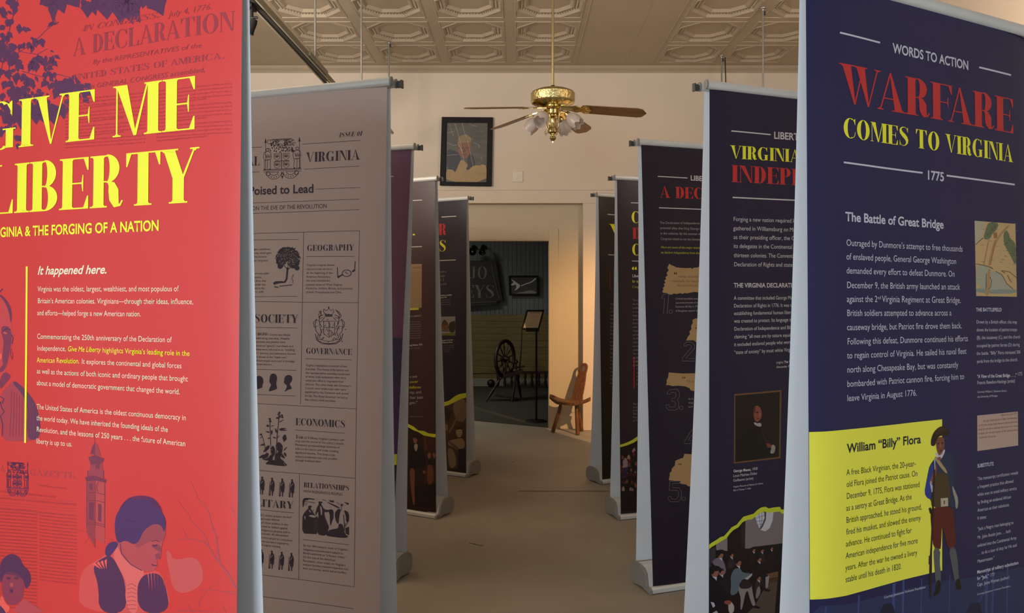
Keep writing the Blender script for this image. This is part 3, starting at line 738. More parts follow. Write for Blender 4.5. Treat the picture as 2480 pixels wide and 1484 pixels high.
# gazette masthead, crest, newspaper columns
z = Zm(0, 1040, 3.342)
NW = ink('ae3a40')
s.text('A', 0, 1141, 12, 1143, 15, NW, 2, 'm'); s.text('GAZETTE.', 71, 1150, 186, 1159, 15, NW, 2, 'm')
s.text('FOREIGN and DOMESTIC.', 91, 1176, 165, 1186, 4.5, NW, 2)
for i, (a, c_, t) in enumerate([(0, 136, 'THE FREEMAN’S JOURNAL, WHEREIN IS PRINTED ALL NEWS'), (0, 186, 'of LONDON, and the PORT OFFICES, at the PRINTING OFFICE in WILLIAMSBURG')]):
    s.text(t, a, 1192+i*16, c_, 1206+i*18, 5, NW, 2, 'r', .1)
def crest(st, x0, y0, x1, y1, m_, sk=0, lw=1.3, lay=4):
    """coat of arms drawn as line work inside a box in photo pixels"""
    r = random.Random(3)
    def q(u, v): return (x0+(x1-x0)*u, y0+(y1-y0)*v+sk*(u-.5))
    def L(p, w_=1.0): st.line([q(*a) for a in p], lw*w_, m_, lay)
    def arc(cu, cv, ru, rv, a0, a1, w_=1.0, n=10): L([(cu+ru*math.cos(R(a0+(a1-a0)*i/n)), cv+rv*math.sin(R(a0+(a1-a0)*i/n))) for i in range(n+1)], w_)
    L([(.06, .05), (.06, .72)]); L([(.95, .05), (.95, .72)]); st.poly([q(.03, .12), q(.06, 0), q(.09, .12)], m_, lay); st.poly([q(.92, .12), q(.95, 0), q(.98, .12)], m_, lay)
    L([(.0, .745), (1, .745)], 1.6); L([(.0, .775), (1, .775)]); L([(.0, .81), (.4, .81)]); L([(.6, .81), (1, .81)])
    for cu in (.3, .5, .66): # crowns and plumes
        for k in range(4): arc(cu+(k-1.5)*.045, .10, .05, .06, 180+k*10, 340, 1)
    for k in range(34): arc(.14+r.random()*.74, .08+r.random()*.24, .03+r.random()*.03, .02+r.random()*.03, r.random()*180, 200+r.random()*250, 1.2, 7)
    for k in range(26): arc(.18+r.random()*.64, .12+r.random()*.24, .012, .012, 0, 330, 1.6, 6)
    # supporters on both sides
    for sx in (-1, 1):
        c_ = .5+sx*.39
        L([(c_-.09, .34), (c_-.11, .44), (c_-.08, .54), (c_-.09, .74)]); L([(c_+.08, .34), (c_+.10, .44), (c_+.07, .54), (c_+.08, .74)]); L([(c_, .52), (c_-.01, .74)]); L([(c_-.1, .35), (c_, .31), (c_+.09, .35)], 1.4)
        arc(c_, .28, .04, .035, 0, 350, 1.3); L([(c_-.07, .52), (c_+.07, .51)], 1.5); L([(c_-.05, .74), (c_-.09, .73)], 3); L([(c_+.08, .74), (c_+.03, .735)], 3)
        for k in range(7): L([(c_-.06+.02*k, .38+.02*(k % 3)), (c_-.04+.02*k, .46+.02*(k % 2))], .9)
    # shields in the quarters
    for cu, cv in ((.36, .45), (.6, .45), (.36, .64), (.6, .64)):
        L([(cu-.075, cv-.07), (cu+.075, cv-.07), (cu+.075, cv+.03), (cu, cv+.09), (cu-.075, cv+.03), (cu-.075, cv-.07)], 1.2)
        for k in range(3): arc(cu-.03+.03*k, cv-.02+.02*(k % 2), .022, .022, 0, 320, 1.3, 6)
        L([(cu-.05, cv+.01), (cu+.05, cv-.01)], 1.2)
    L([(.48, .36), (.48, .74)], 1.6); L([(.3, .55), (.68, .55)], 1.4)
    for sx in (-1, 1): # ribbon
        arc(.5+sx*.22, .80, .20, .17, 0 if sx > 0 else 180, 180 if sx > 0 else 0, 1.2, 12); arc(.5+sx*.22, .79, .12, .09, 0 if sx > 0 else 180, 180 if sx > 0 else 0, 1.2, 12); arc(.5+sx*.38, .84, .05, .05, 0, 300, 1.2)
        for k in range(5): a = R(40+k*25); L([(.5+sx*.22+.14*math.cos(a), .80+.11*math.sin(a)), (.5+sx*.22+.165*math.cos(a), .80+.145*math.sin(a))], 1.6)
    L([(.5, .82), (.47, .88), (.5, .93), (.53, .88), (.5, .82)], 1.4); st.poly([q(.47, .9), q(.5, .98), q(.53, .9)], m_, lay)
crest(s, 16, 1116, 70, 1204, PU, 3, 1.0)
for y0, x1 in ((1199, 183), (1216, 183), (1222, 183), (1233, 184)): s.line([(0, y0), (x1, y0+16)], 1, NW, 2)
nt_ = ['ordered that a committee be appointed to enquire into the state of the colony and report', 'the same to the house, and that they have power to send for persons papers and records', 'by letters from the northward we are informed that several vessels were lately arrived']
for i in range(30):
    y = 1232+i*8.2; s.text(nt_[i % 3], 0, y, 90, y+7, 4.2, NW, 2)
    if i < 21: s.text(nt_[(i+1) % 3][:44], 96, y+9, 186, y+18, 4.2, NW, 2)
s.sm = 0
# clock tower
z = Zm(0, 1040, 3.342)
TW = ink('7a2c42'); TW2 = ink('9c3844')
s.poly(zp(z, [(730, 200), (745, 140), (768, 100), (795, 130), (812, 190), (820, 215)]), TW2, 2); s.poly(zp(z, [(735, 195), (748, 140), (768, 100), (772, 200)]), TW, 3); s.line(zp(z, [(768, 30), (768, 105)]), 1.2, TW, 2)
s.poly(zp(z, [(716, 222), (770, 205), (845, 235), (840, 252), (812, 280), (735, 285)]), TW, 3)
s.poly(zp(z, [(735, 250), (832, 262), (835, 330), (728, 330)]), TW2, 2); s.poly(zp(z, [(775, 275), (790, 255), (806, 275), (806, 318), (775, 318)]), TW, 4)
s.poly(zp(z, [(706, 330), (840, 330), (838, 385), (712, 385)]), TW2, 2); s.line(zp(z, [(712, 330), (712, 390)]), 1.5, TW, 3); s.line(zp(z, [(840, 330), (838, 395)]), 1.5, TW, 3)
s.poly(zp(z, [(690, 385), (760, 370), (862, 405), (858, 430), (780, 412), (700, 420)]), TW, 4)
s.poly(zp(z, [(700, 420), (780, 410), (852, 430), (848, 930), (700, 820)]), ink('b84244'), 2); s.poly(zp(z, [(702, 422), (775, 412), (772, 960), (702, 830)]), ink('98363f'), 3)
s.poly(zp(z, [(722, 440), (752, 436), (750, 485), (728, 488)]), TW, 4); s.line(zp(z, [(800, 420), (785, 450), (785, 490), (800, 505)]), 1.6, TW, 4)
s.poly(zp(z, [(722, 590), (760, 585), (758, 735), (722, 725)]), TW, 4); s.poly(zp(z, [(796, 600), (822, 605), (820, 745), (796, 738)]), TW, 4)
for y in (512, 575, 755, 770): s.line(zp(z, [(702, y), (772, y-4), (848, y+16)]), 1.3, TW, 4)
for x in (702, 772, 848): s.line(zp(z, [(x, 430), (x, 800)]), 1.2, TW, 4)
s.line(zp(z, [(615, 810), (700, 825), (720, 870), (680, 930)]), 1.2, NW, 2); s.line(zp(z, [(850, 880), (915, 890), (850, 1010)]), 1.2, NW, 2)
# hatted person with open mouth
s.sm = 2
HM = ink('54284a')
s.poly(zp(z, [(0, 1075), (30, 1040), (75, 1005), (125, 1010), (165, 1040), (185, 1095), (235, 1140), (255, 1200), (240, 1265), (205, 1295), (190, 1200), (120, 1150), (40, 1150), (0, 1270)]), HM, 3)
s.poly(zp(z, [(18, 1160), (70, 1130), (150, 1150), (192, 1200), (196, 1290), (185, 1370), (130, 1420), (70, 1420), (30, 1360), (12, 1270)]), ink('8c3448'), 2)
s.poly(zp(z, [(48, 1198), (70, 1190), (88, 1200), (84, 1212), (60, 1214)]), ink('5f2a48'), 3); s.poly(zp(z, [(112, 1198), (135, 1188), (155, 1196), (150, 1210), (120, 1212)]), ink('5f2a48'), 3); s.poly(zp(z, [(14, 1160), (50, 1130), (120, 1140), (180, 1190), (190, 1215), (120, 1175), (40, 1172)]), ink('6a2c48'), 2.6); s.poly(zp(z, [(78, 1295), (95, 1285), (110, 1300), (102, 1322), (84, 1318)]), PU, 4); s.poly(zp(z, [(82, 1240), (110, 1240), (108, 1270), (84, 1270)]), ink('b04a50'), 3)
s.poly(zp(z, [(0, 1350), (25, 1340), (40, 1400), (90, 1440), (60, 1484), (0, 1484)]), LR, 2); s.poly(zp(z, [(130, 1440), (195, 1360), (240, 1400), (330, 1450), (370, 1484), (100, 1484)]), ink('b8444a'), 2)
s.poly(zp(z, [(0, 1420), (30, 1450), (50, 1484), (0, 1484)]), HM, 3)
# young man looking down
HR, SK, SK2 = ink('4f2a58'), ink('b5474c'), ink('8d3a4a')
s.poly(zp(z, [(640, 1484), (640, 1230), (680, 1120), (760, 1070), (860, 1010), (940, 930), (1000, 900), (1090, 1150), (1190, 1160), (1280, 1130), (1340, 1230), (1400, 1484)]), ink('d24b48'), 1)
s.poly(zp(z, [(800, 1484), (800, 1260), (745, 1100), (830, 1040), (900, 1010), (970, 1130), (1015, 1240), (1030, 1484)]), HM, 2)
s.poly(zp(z, [(1120, 1484), (1110, 1230), (1180, 1165), (1290, 1160), (1340, 1250), (1380, 1484)]), HM, 2)
for i in range(6): s.poly(zp(z, [(1195+i*26, 1150), (1210+i*24, 1300+14*(i % 2)), (1203+i*24, 1160)]), LR, 3)
for i in range(4): s.poly(zp(z, [(750+i*32, 1090-i*10), (822+i*14, 1130), (770+i*32, 1075-i*10)]), LR, 3)
s.poly(zp(z, [(910, 1010), (975, 900), (1000, 1000), (1060, 1080), (1190, 1150), (1120, 1230), (1110, 1330), (1120, 1484), (1050, 1484), (1010, 1350), (1030, 1240), (960, 1110)]), ink('dc625c'), 3)
for i in range(7): s.line(zp(z, [(1030, 1260+i*32), (1070, 1245+i*34), (1105, 1270+i*30)]), 1.5, ink('a64048'), 4)
s.poly(zp(z, [(945, 880), (1000, 900), (1150, 920), (1250, 900), (1330, 760), (1345, 850), (1310, 930), (1310, 990), (1300, 1040), (1265, 1060), (1280, 1100), (1250, 1140), (1180, 1150), (1080, 1110), (1000, 1040), (960, 960)]), SK, 4)
s.poly(zp(z, [(930, 800), (935, 700), (975, 640), (1040, 570), (1110, 560), (1200, 570), (1280, 620), (1335, 700), (1348, 770), (1330, 840), (1310, 770), (1240, 760), (1160, 820), (1130, 900), (1085, 935), (1020, 890), (960, 925), (938, 870)]), HR, 5)
s.poly(zp(z, [(845, 1000), (870, 920), (940, 900), (965, 930), (920, 990), (880, 1040)]), HR, 5)
for i in range(9): s.line(zp(z, [(1140+(196+i*3)*math.cos(R(a)), 742-(176+i*4)*math.sin(R(a))) for a in range(160-i*5, 20+i*4, -12)]), .9, HR, 5)
s.poly(zp(z, [(1090, 925), (1140, 850), (1180, 790), (1250, 745), (1330, 740), (1345, 800), (1338, 870), (1315, 915), (1305, 900), (1250, 895), (1200, 905), (1150, 940), (1110, 960)]), ink('9c4049'), 4.5); s.poly(zp(z, [(1225, 935), (1260, 925), (1300, 935), (1312, 990), (1285, 985), (1240, 955)]), SK2, 4.6); s.line(zp(z, [(1235, 935), (1255, 942), (1275, 930)]), 3, PU, 6); s.line(zp(z, [(1230, 905), (1262, 895), (1295, 908)]), 2, ink('6d2d48'), 6)
s.poly(zp(z, [(1255, 1010), (1300, 990), (1300, 1045), (1265, 1050)]), SK2, 5); s.line(zp(z, [(1228, 1088), (1248, 1098), (1270, 1100)]), 2.6, PU, 6); s.line(zp(z, [(975, 920), (985, 1000), (1060, 1090), (1150, 1140)]), 1.6, PU, 6)
# bare branches
BR = ink('a8444c')
for p, w0, w1 in [([(1905, 1280), (1850, 1170), (1780, 1080), (1735, 1030), (1700, 960), (1650, 910), (1560, 885), (1440, 890), (1370, 920)], 5, .8), ([(1780, 1080), (1760, 960), (1745, 850), (1715, 770), (1690, 670), (1650, 600), (1610, 570), (1580, 500), (1545, 410)], 3.5, .6),
                  ([(1690, 940), (1670, 880), (1640, 830), (1580, 770), (1545, 740), (1530, 690), (1480, 630), (1440, 570), (1400, 530)], 2.4, .5), ([(1520, 880), (1500, 840), (1470, 790)], 1.4, .5), ([(1905, 700), (1885, 650), (1870, 610)], 1.2, .4),
                  ([(1905, 1310), (1820, 1310), (1700, 1295), (1600, 1300)], 2, .5), ([(1905, 1330), (1840, 1330), (1790, 1310)], 1.3, .4), ([(1750, 1010), (1760, 900), (1775, 850)], 1.2, .4), ([(1605, 1440), (1620, 1380), (1690, 1290), (1790, 1200)], 2, .5), ([(1440, 1462), (1600, 1470), (1800, 1472)], 2.5, 1),
                  ([(1520, 1420), (1560, 1484)], 2, 1), ([(1800, 1420), (1830, 1484)], 2, 1)]:
    s.line(zp(z, p), w0, BR, 2, w1)
s.poly(zp(z, [(1340, 975), (1380, 985), (1400, 1060), (1580, 1020), (1650, 1130), (1640, 1260), (1500, 1330), (1400, 1300), (1370, 1150)]), ink('c8504e'), 1)

# --- L2, the grey newspaper banner
s = S['L2']; IK, IL = ink('3c2c38'), ink('4c3a40')
def rule(pts, w_=1.1, m_=None): s.line(pts, w_, m_ or IL, 2)
for p in [((604, 357), (635, 356)), ((732.5, 349), (873.5, 340)), ((604, 417), (629, 416)), ((736, 409.6), (871, 402)), ((764, 458), (872.6, 454)), ((590, 492.5), (871, 482)), ((590, 517.5), (871, 507.5)), ((590, 566), (870.5, 558.5)),
          ((735.5, 562), (728, 979)), ((870.5, 559), (868, 733), (863, 990), (858, 1421)), ((590, 581.4), (723, 579.5)), ((741.6, 621), (859, 620.4)), ((590, 718.6), (720, 717.4)), ((590, 729.7), (867.5, 733)), ((615, 792.6), (720.4, 794)), ((740.7, 868.4), (851.7, 871.5)),
          ((612, 893.6), (718, 896.6)), ((611, 954), (716, 958.8)), ((600, 975.5), (863, 990)), ((715, 1040.8), (836, 1049)), ((600, 1136), (860, 1158)), ((725.4, 1147), (723.7, 1403)), ((610, 1231), (712, 1242)), ((733.5, 1306), (845.4, 1319)), ((615, 1388.7), (857.5, 1420.7)), ((615, 1441), (856, 1473.6))]:
    rule(list(p))
T_ = lambda t, x0, y0, x1, y1, cap, st_='r', sh=0, lay=4: s.text(t, x0, y0, x1, y1, cap, IK, lay, {'d': 'e'}.get(st_, st_), sh)
T_('ISSUE 01', 821, 332.5, 876.5, 328.5, 11, 'd', .2); T_('ROYAL', 552, 404, 628, 400.5, 22, 'd'); T_('VIRGINIA', 740.7, 392.8, 871, 386.3, 23.5, 'd')
T_('Poised to Lead', 603, 472, 760, 466, 20, 'b'); T_('VIRGINIA ON THE EVE OF THE REVOLUTION', 562, 511, 792, 503.4, 9.6)
T_('GEOGRAPHY', 743.4, 607.5, 856.6, 606.2, 14.5, 'd'); T_('SOCIETY', 615.6, 780.6, 721, 782, 20, 'd'); T_('GOVERNANCE', 741, 856, 851.7, 859.2, 14, 'd'); T_('ECONOMICS', 716, 1029.2, 836, 1035.4, 17, 'd')
T_('MILITARY', 592, 1222, 710, 1232, 17.5, 'd'); T_('RELATIONSHIPS', 735.8, 1179.4, 845.4, 1188, 12, 'd'); T_('WITH INDIGENOUS PEOPLES', 735, 1191.8, 829.7, 1199.8, 6)
z = Zm(590, 570, 6.4517); c_ = 5.0
lines(s, z, [('largest, wealthiest,', 120, 232, 425, 229), ('colonies, which gave', 100, 290, 435, 287), ('ce. This became', 85, 350, 360, 346), ('when Virginians', 118, 407, 380, 405), ('rs.', 105, 465, 145, 465), ('was an area under', 110, 608, 400, 607), ('er country,', 100, 668, 285, 667),
             ('ttlers from that', 97, 725, 352, 724), ('tem under the', 102, 782, 343, 782), ('served as the', 118, 838, 330, 840), ('own in 1699.', 103, 896, 320, 898), ('Virginia’s original charter', 985, 478, 1430, 476), ('claimed a vast territory.', 985, 540, 1395, 539),
             ('At the beginning of the', 980, 600, 1392, 600), ('American Revolution,', 980, 660, 1362, 661), ('this area included the', 980, 720, 1352, 721), ('present states of West Virginia,', 975, 782, 1545, 784), ('Kentucky, Indiana, Illinois, and portions', 975, 840, 1705, 843), ('of both Pennsylvania and Ohio.', 972, 900, 1540, 903)], c_, IK)
z = Zm(590, 780, 6.745)
T_('V', 615.8, 811.4, 623.5, 811.5, 9.2, 'd'); T_('IRGINIA', 624.1, 811.6, 650.8, 812, 6.3, 'd')
lines(s, z, [('society was deeply', 430, 219, 765, 222), ('divided along class lines. Wealthy', 165, 275, 755, 284), ('landowners and planters were', 165, 334, 685, 341), ('considered “gentry”; merchants and', 163, 398, 812, 409), ('artisans were referred to as “middling', 163, 457, 835, 470), ('sort”; laborers and subsistence farmers', 160, 519, 858, 533),
             ('were known as the “lower sort.”', 160, 580, 720, 591), ('Enslaved people were held in bondage', 158, 640, 838, 656), ('as forced laborers.', 160, 700, 468, 706), ('Virginia’s legislature consisted of two', 1015, 718, 1695, 738), ('branches. The House of Burgesses was', 1012, 780, 1722, 802),
             ('the representative assembly comprised', 1010, 842, 1732, 866), ('of white, male landowners who were', 1010, 904, 1672, 925), ('voted into office to represent their', 1010, 966, 1638, 988), ('districts. The other body, the Governor’s', 1008, 1028, 1762, 1058), ('Council, were white males who were', 1005, 1090, 1672, 1118),
             ('appointed by the Governor and served', 1003, 1152, 1715, 1184), ('for life. The Royal Governor served as', 1003, 1216, 1698, 1250), ('the colony’s chief executive.', 1003, 1278, 1507, 1303)], c_, IK)
z = Zm(590, 1000, 3.066)
T_('T', 715.5, 1061.5, 722, 1062, 9, 'd'); T_('OBACCO', 723, 1062, 758, 1063.5, 6, 'd')
lines(s, z, [('was Virginia’s primary cash', 520, 194, 748, 207), ('crop and the source of the colony’s wealth.', 383, 213, 748, 236), ('Plantations produced large amounts of', 383, 242, 712, 262), ('tobacco for export and trade, creating', 383, 270, 705, 292), ('significant income. This large-scale', 383, 299, 678, 319),
             ('tobacco production was only possible', 383, 328, 695, 348), ('through enslaved labor.', 383, 356, 578, 368), ('By the 18th century, most of Virginia’s', 443, 988, 777, 1023), ('Indigenous peoples were subject to', 443, 1018, 740, 1050), ('British authority as “tributary tribes.”', 443, 1045, 762, 1080),
             ('On the eve of the American', 440, 1073, 683, 1100), ('Revolution, other tribes on Virginia’s', 440, 1102, 757, 1137), ('western borders resisted expansion into', 440, 1130, 778, 1167), ('their territories, which led to conflict.', 440, 1158, 765, 1194)], c_, IK)
z = Zm(600, 1130, 5.117)
lines(s, z, [('VIRGINIA’S militia system served', 30, 598, 540, 638), ('colony’s main defense.', 108, 650, 400, 672), ('head of citizen soldiers, it was', 100, 694, 500, 729), ('lly formed to defend against', 108, 741, 495, 776), ('s by Indigenous peoples and to', 108, 786, 528, 826), ('slave revolts. All able-bodied', 112, 832, 505, 868),
             ('males were subject to compulsory', 112, 878, 555, 926), ('service and were required to', 130, 927, 508, 967), ('ate in regular training.', 122, 972, 412, 1004)], c_, IK)
crest(s, 638, 332, 730, 436, IK, -4, 1.0)
# royal arms above GOVERNANCE
z = Zm(590, 570, 6.4517)
def LN(pts, w_=1.2, zz=None, st=None, m_=None): (st or s).line(zp(zz or z, pts), w_, m_ or IK, 4)
LN([(1255, 1150), (1250, 1190), (1275, 1235), (1385, 1235), (1410, 1190), (1400, 1150), (1370, 1175), (1332, 1145), (1295, 1175), (1255, 1150)], 1.4); LN([(1332, 1110), (1332, 1150)], 2); LN([(1272, 1245), (1388, 1245), (1390, 1262), (1270, 1262)], 2.2); LN([(1318, 1128), (1346, 1128)], 1.4)
z = Zm(590, 550, 3.298)
r = random.Random(11)
for sx in (-1, 1):
    c0 = 683
    for p in [[(35, 720), (70, 760), (100, 735), (125, 760), (118, 800), (95, 790)], [(100, 735), (112, 780), (105, 830), (85, 850), (95, 890), (60, 900), (40, 880)], [(60, 670), (85, 700), (70, 730), (50, 720)], [(75, 790), (60, 840), (80, 880)], [(110, 850), (100, 900), (60, 930), (0, 935)], [(45, 700), (80, 715), (75, 770), (55, 800)]]:
        LN([(c0+sx*x, y) for x, y in p], 1.5)
LN([(640, 750), (640, 850), (683, 880), (728, 850), (728, 750), (640, 750)], 1.4); LN([(683, 750), (683, 870)], 1.2); LN([(640, 800), (728, 800)], 1.2)
for k in range(46):
    x, y = 683+r.gauss(0, 42), 815+r.gauss(0, 52); a = r.random()*3; L = 5+r.random()*9
    LN([(x, y), (x+L*math.cos(a), y+L*math.sin(a)), (x+L*math.cos(a+1), y+L*math.sin(a+1)+4)], 1.3)
LN([(585, 880), (600, 910), (640, 925), (683, 930), (730, 925), (765, 905), (778, 875)], 1.6); LN([(605, 880), (640, 905), (683, 912), (725, 903), (760, 880)], 1.1); LN([(600, 680), (615, 668), (620, 700), (600, 720)], 2.2); LN([(735, 660), (765, 680), (780, 710), (762, 730)], 1.6)
# tree
z = Zm(590, 570, 6.4517)
def blob(cx, cy, rx, ry, m_=IK, st=None, lay=3, n=16, j=.16, seed=1):
    r = random.Random(seed); (st or s).poly(zp(z, [(cx+rx*(1+r.uniform(-j, j))*math.cos(6.283*i/n), cy+ry*(1+r.uniform(-j, j))*math.sin(6.283*i/n)) for i in range(n)]), m_, lay)
blob(690, 300, 150, 115, seed=1, lay=3, n=40, j=.1); blob(590, 400, 85, 70, seed=2, lay=3.2, n=30); blob(780, 430, 90, 80, seed=3, lay=3.4, n=30); blob(640, 240, 70, 55, seed=4, lay=3.6); blob(800, 320, 70, 70, seed=5, lay=3.8, n=24); blob(575, 480, 45, 40, seed=6, lay=4); blob(835, 510, 40, 40, seed=7, lay=4.2)
GP = ink('c6b1a9')
for k in range(150):
    a = r.random()*6.28; rr = r.uniform(.93, 1.12); x, y = 690+175*rr*math.cos(a), 355+165*rr*math.sin(a)
    if y > 470 and 590 < x < 780: continue
    L = r.uniform(8, 20); b_ = r.random()*3; s.line(zp(z, [(x, y), (x+L*math.cos(b_), y+L*math.sin(b_)), (x+L*.4, y+L*.9)]), 1.5, IK, 4.4)
for k in range(120):
    a = r.random()*6.28; rr = r.random()**.6; x, y = 690+160*rr*math.cos(a), 350+150*rr*math.sin(a); L = 6+r.random()*14; a = r.uniform(-.5, .9)
    s.line(zp(z, [(x, y), (x+L*math.cos(a), y+L*math.sin(a))]), .8, GP, 5.5)
for p, w_ in [([(690, 500), (680, 600), (672, 680), (640, 735)], 4.5), ([(690, 530), (650, 490), (615, 440)], 2), ([(695, 530), (735, 500), (770, 470)], 2), ([(690, 520), (700, 460), (690, 420)], 1.6)]: s.line(zp(z, p), w_, IK, 3)
s.poly(zp(z, [(460, 740), (500, 715), (600, 712), (650, 722), (640, 740), (560, 748), (500, 760), (480, 775)]), IK, 4); LN([(560, 795), (640, 785), (760, 772)], 2); LN([(480, 800), (545, 812)], 2.4); LN([(770, 620), (750, 690), (775, 700), (765, 750)], 1.2); LN([(765, 615), (785, 612), (780, 640)], 1)
# surveyor's compass
LN([(1464, 500), (1472, 640)], 2); s.poly(zp(z, [(1462, 640), (1500, 625), (1548, 600), (1560, 615), (1510, 645), (1478, 672)]), IK, 4); LN([(1745, 405), (1738, 520)], 2.2); s.poly(zp(z, [(1690, 560), (1735, 520), (1748, 530), (1740, 560), (1695, 575)]), IK, 4)
LN([(1612+70*math.cos(R(a)), 590+52*math.sin(R(a))) for a in range(0, 361, 20)], 1.8); LN([(1580, 570), (1640, 610)], .9); LN([(1600, 555), (1610, 600)], .9)
# three profile silhouettes
s.sm = 1
z = Zm(590, 780, 6.745)
s.poly(zp(z, [(200, 1045), (205, 1015), (185, 995), (190, 965), (188, 930), (205, 895), (240, 875), (280, 880), (310, 905), (326, 950), (322, 1000), (305, 1030), (312, 1062), (270, 1082), (218, 1098), (222, 1060), (215, 1045)]), IK, 4)
s.poly(zp(z, [(432, 1000), (425, 975), (418, 955), (428, 920), (430, 880), (450, 848), (480, 836), (520, 845), (545, 880), (550, 930), (535, 980), (540, 1040), (552, 1090), (480, 1115), (412, 1135), (420, 1090), (445, 1040), (450, 1010)]), IK, 4)
s.poly(zp(z, [(680, 1015), (668, 1000), (655, 975), (668, 945), (668, 905), (700, 868), (740, 858), (785, 875), (800, 915), (790, 960), (765, 990), (752, 1020), (785, 1060), (788, 1090), (720, 1105), (690, 1130), (668, 1130), (700, 1080), (708, 1040), (700, 1022)]), IK, 4)
# tobacco plant
s.sm = 1
z = Zm(600, 980, 9.275)
r = random.Random(4)
for p, w_ in [([(600, 1300), (650, 1000), (660, 700), (690, 450), (710, 200)], 2), ([(560, 1300), (520, 1000), (510, 700), (500, 450), (500, 330)], 1.6), ([(470, 1250), (400, 1000), (350, 780), (320, 690)], 1.3)]: s.line(zp(z, p), w_, IK, 4)
def tl(x, y, L, a, wd_, m_=IK, lay=4):
    c, d = math.cos(a), math.sin(a)
    s.poly(zp(z, [(x+(p*c-q*d)*L, y+(p*d+q*c)*L) for p, q in [(0, 0), (.3, wd_), (.6, wd_*.8), (1, .12), (.6, -wd_*.5), (.3, -wd_*.7)]]), m_, lay)
for (x, y, L, a, w_) in [(690, 560, 210, .0, .12), (700, 540, 200, -.1, .1), (700, 400, 160, -.6, .08), (510, 490, 110, -.4, .1), (500, 480, 90, 3.0, .15), (500, 620, 110, 3.3, .2), (540, 560, 130, 1.5, .2), (660, 640, 130, 4.3, .22), (650, 760, 120, -.9, .1), (520, 740, 90, 2.8, .2), (560, 720, 100, .3, .2),
                         (660, 830, 300, 1.1, .3), (690, 820, 330, 1.3, .3), (560, 900, 300, 1.4, .2), (500, 900, 240, 2.2, .2), (400, 880, 140, 2.8, .2), (640, 1060, 260, .5, .22), (620, 1080, 300, 1.0, .26), (480, 1080, 220, 2.3, .25), (560, 1100, 240, 1.9, .25), (400, 1120, 180, 2.6, .22), (350, 700, 110, 2.5, .1),
                         (800, 1040, 150, -.9, .1), (820, 1060, 130, 1.1, .25), (600, 1200, 280, .3, .18), (560, 1200, 240, 2.9, .16), (680, 1200, 200, .6, .2), (840, 650, 200, 1.6, .25), (790, 700, 150, 1.2, .2), (880, 740, 120, 2.2, .2)]:
    tl(x, y, L, a, w_)
for (x, y) in [(715, 150), (700, 190), (770, 210), (670, 270), (500, 290), (450, 440), (300, 640), (510, 340), (720, 240), (780, 250)]: tl(x, y, 60, 1.2, .4); tl(x, y+10, 50, 2.2, .4)
s.poly(zp(z, [(380, 1330), (480, 1250), (600, 1230), (750, 1270), (890, 1330), (860, 1380), (700, 1370), (520, 1345)]), IK, 3.5)
s.poly(zp(z, [(170, 1020), (215, 985), (260, 1025), (225, 1050), (215, 1200), (190, 1330), (175, 1200), (195, 1060)]), IK, 4)
for k in range(20):
    x, y = r.uniform(450, 850), r.uniform(850, 1320); s.line(zp(z, [(x, y), (x+r.uniform(-30, 60), y+r.uniform(20, 70))]), .7, GP, 5.6)
# soldiers
s.sm = 1
z = Zm(600, 1130, 5.117)
for cx_, y0, y1 in [(180, 120, 345), (303, 134, 360), (428, 144, 370), (550, 154, 381), (170, 1020, 1245), (300, 1038, 1263), (422, 1052, 1278), (542, 1066, 1292)]:
    H = y1-y0; q = lambda u, v: (cx_+u*H, y0+v*H)
    s.poly(zp(z, [q(-.08, .02), q(0, 0), q(.07, .03), q(.04, .07), q(.05, .14), q(.12, .22), q(.14, .45), q(.11, .6), q(.12, .74), q(.06, .76), q(.04, .96), q(.05, 1), q(-.03, 1), q(-.01, .72), q(-.06, .72), q(-.08, .98), q(-.17, 1), q(-.15, .95), q(-.12, .5), q(-.09, .3), q(-.05, .16), q(-.03, .08)]), IK, 4)
    s.line(zp(z, [q(-.13, .2), q(-.15, .6), q(-.18, .98)]), 1, IK, 4); s.line(zp(z, [q(-.07, .4), q(.05, .24)]), 1, GP, 5); s.line(zp(z, [q(-.02, .75), q(-.02, .95)]), .8, GP, 5); s.line(zp(z, [q(-.09, .6), q(-.1, .9)]), .7, GP, 5)
# trade engraving
z = Zm(715, 1180, 10.6)
for p in [[(185, 780), (205, 690), (300, 570), (340, 540), (330, 470), (430, 465), (425, 490), (395, 540), (440, 600), (500, 700), (580, 760), (600, 830), (560, 1160), (560, 1200), (380, 1190), (180, 1180)],
          [(590, 350), (710, 370), (695, 400), (660, 410), (700, 480), (740, 560), (850, 580), (920, 555), (990, 590), (985, 800), (960, 830), (915, 985), (895, 960), (885, 620), (800, 640), (745, 625), (770, 780), (830, 900), (875, 1000), (840, 1130), (820, 1200), (740, 1245), (560, 1200), (560, 950), (600, 760), (590, 600), (545, 700), (510, 700), (560, 500), (610, 440)],
          [(1010, 660), (1100, 540), (1180, 570), (1140, 700), (1120, 880), (1110, 940), (1060, 900), (1030, 800)], [(1245, 570), (1385, 640), (1385, 880), (1330, 900), (1290, 700)], [(1170, 430), (1230, 420), (1230, 470), (1170, 480)],
          [(1110, 930), (1210, 930), (1250, 1050), (1280, 1200), (1380, 1270), (1250, 1300), (900, 1260), (780, 1230), (860, 1100), (960, 1070), (1110, 1050)], [(1290, 1040), (1385, 1010), (1385, 1230), (1290, 1180)], [(810, 370), (860, 380), (1150, 510), (1130, 545), (980, 470), (880, 420)], [(860, 325), (1000, 340), (990, 390), (900, 370)],
          [(190, 275), (350, 265), (520, 300), (500, 320), (350, 300), (330, 330), (240, 330), (220, 500), (190, 510)], [(1250, 370), (1380, 400), (1375, 440), (1340, 440)]]:
    s.poly(zp(z, p), IK, 4)
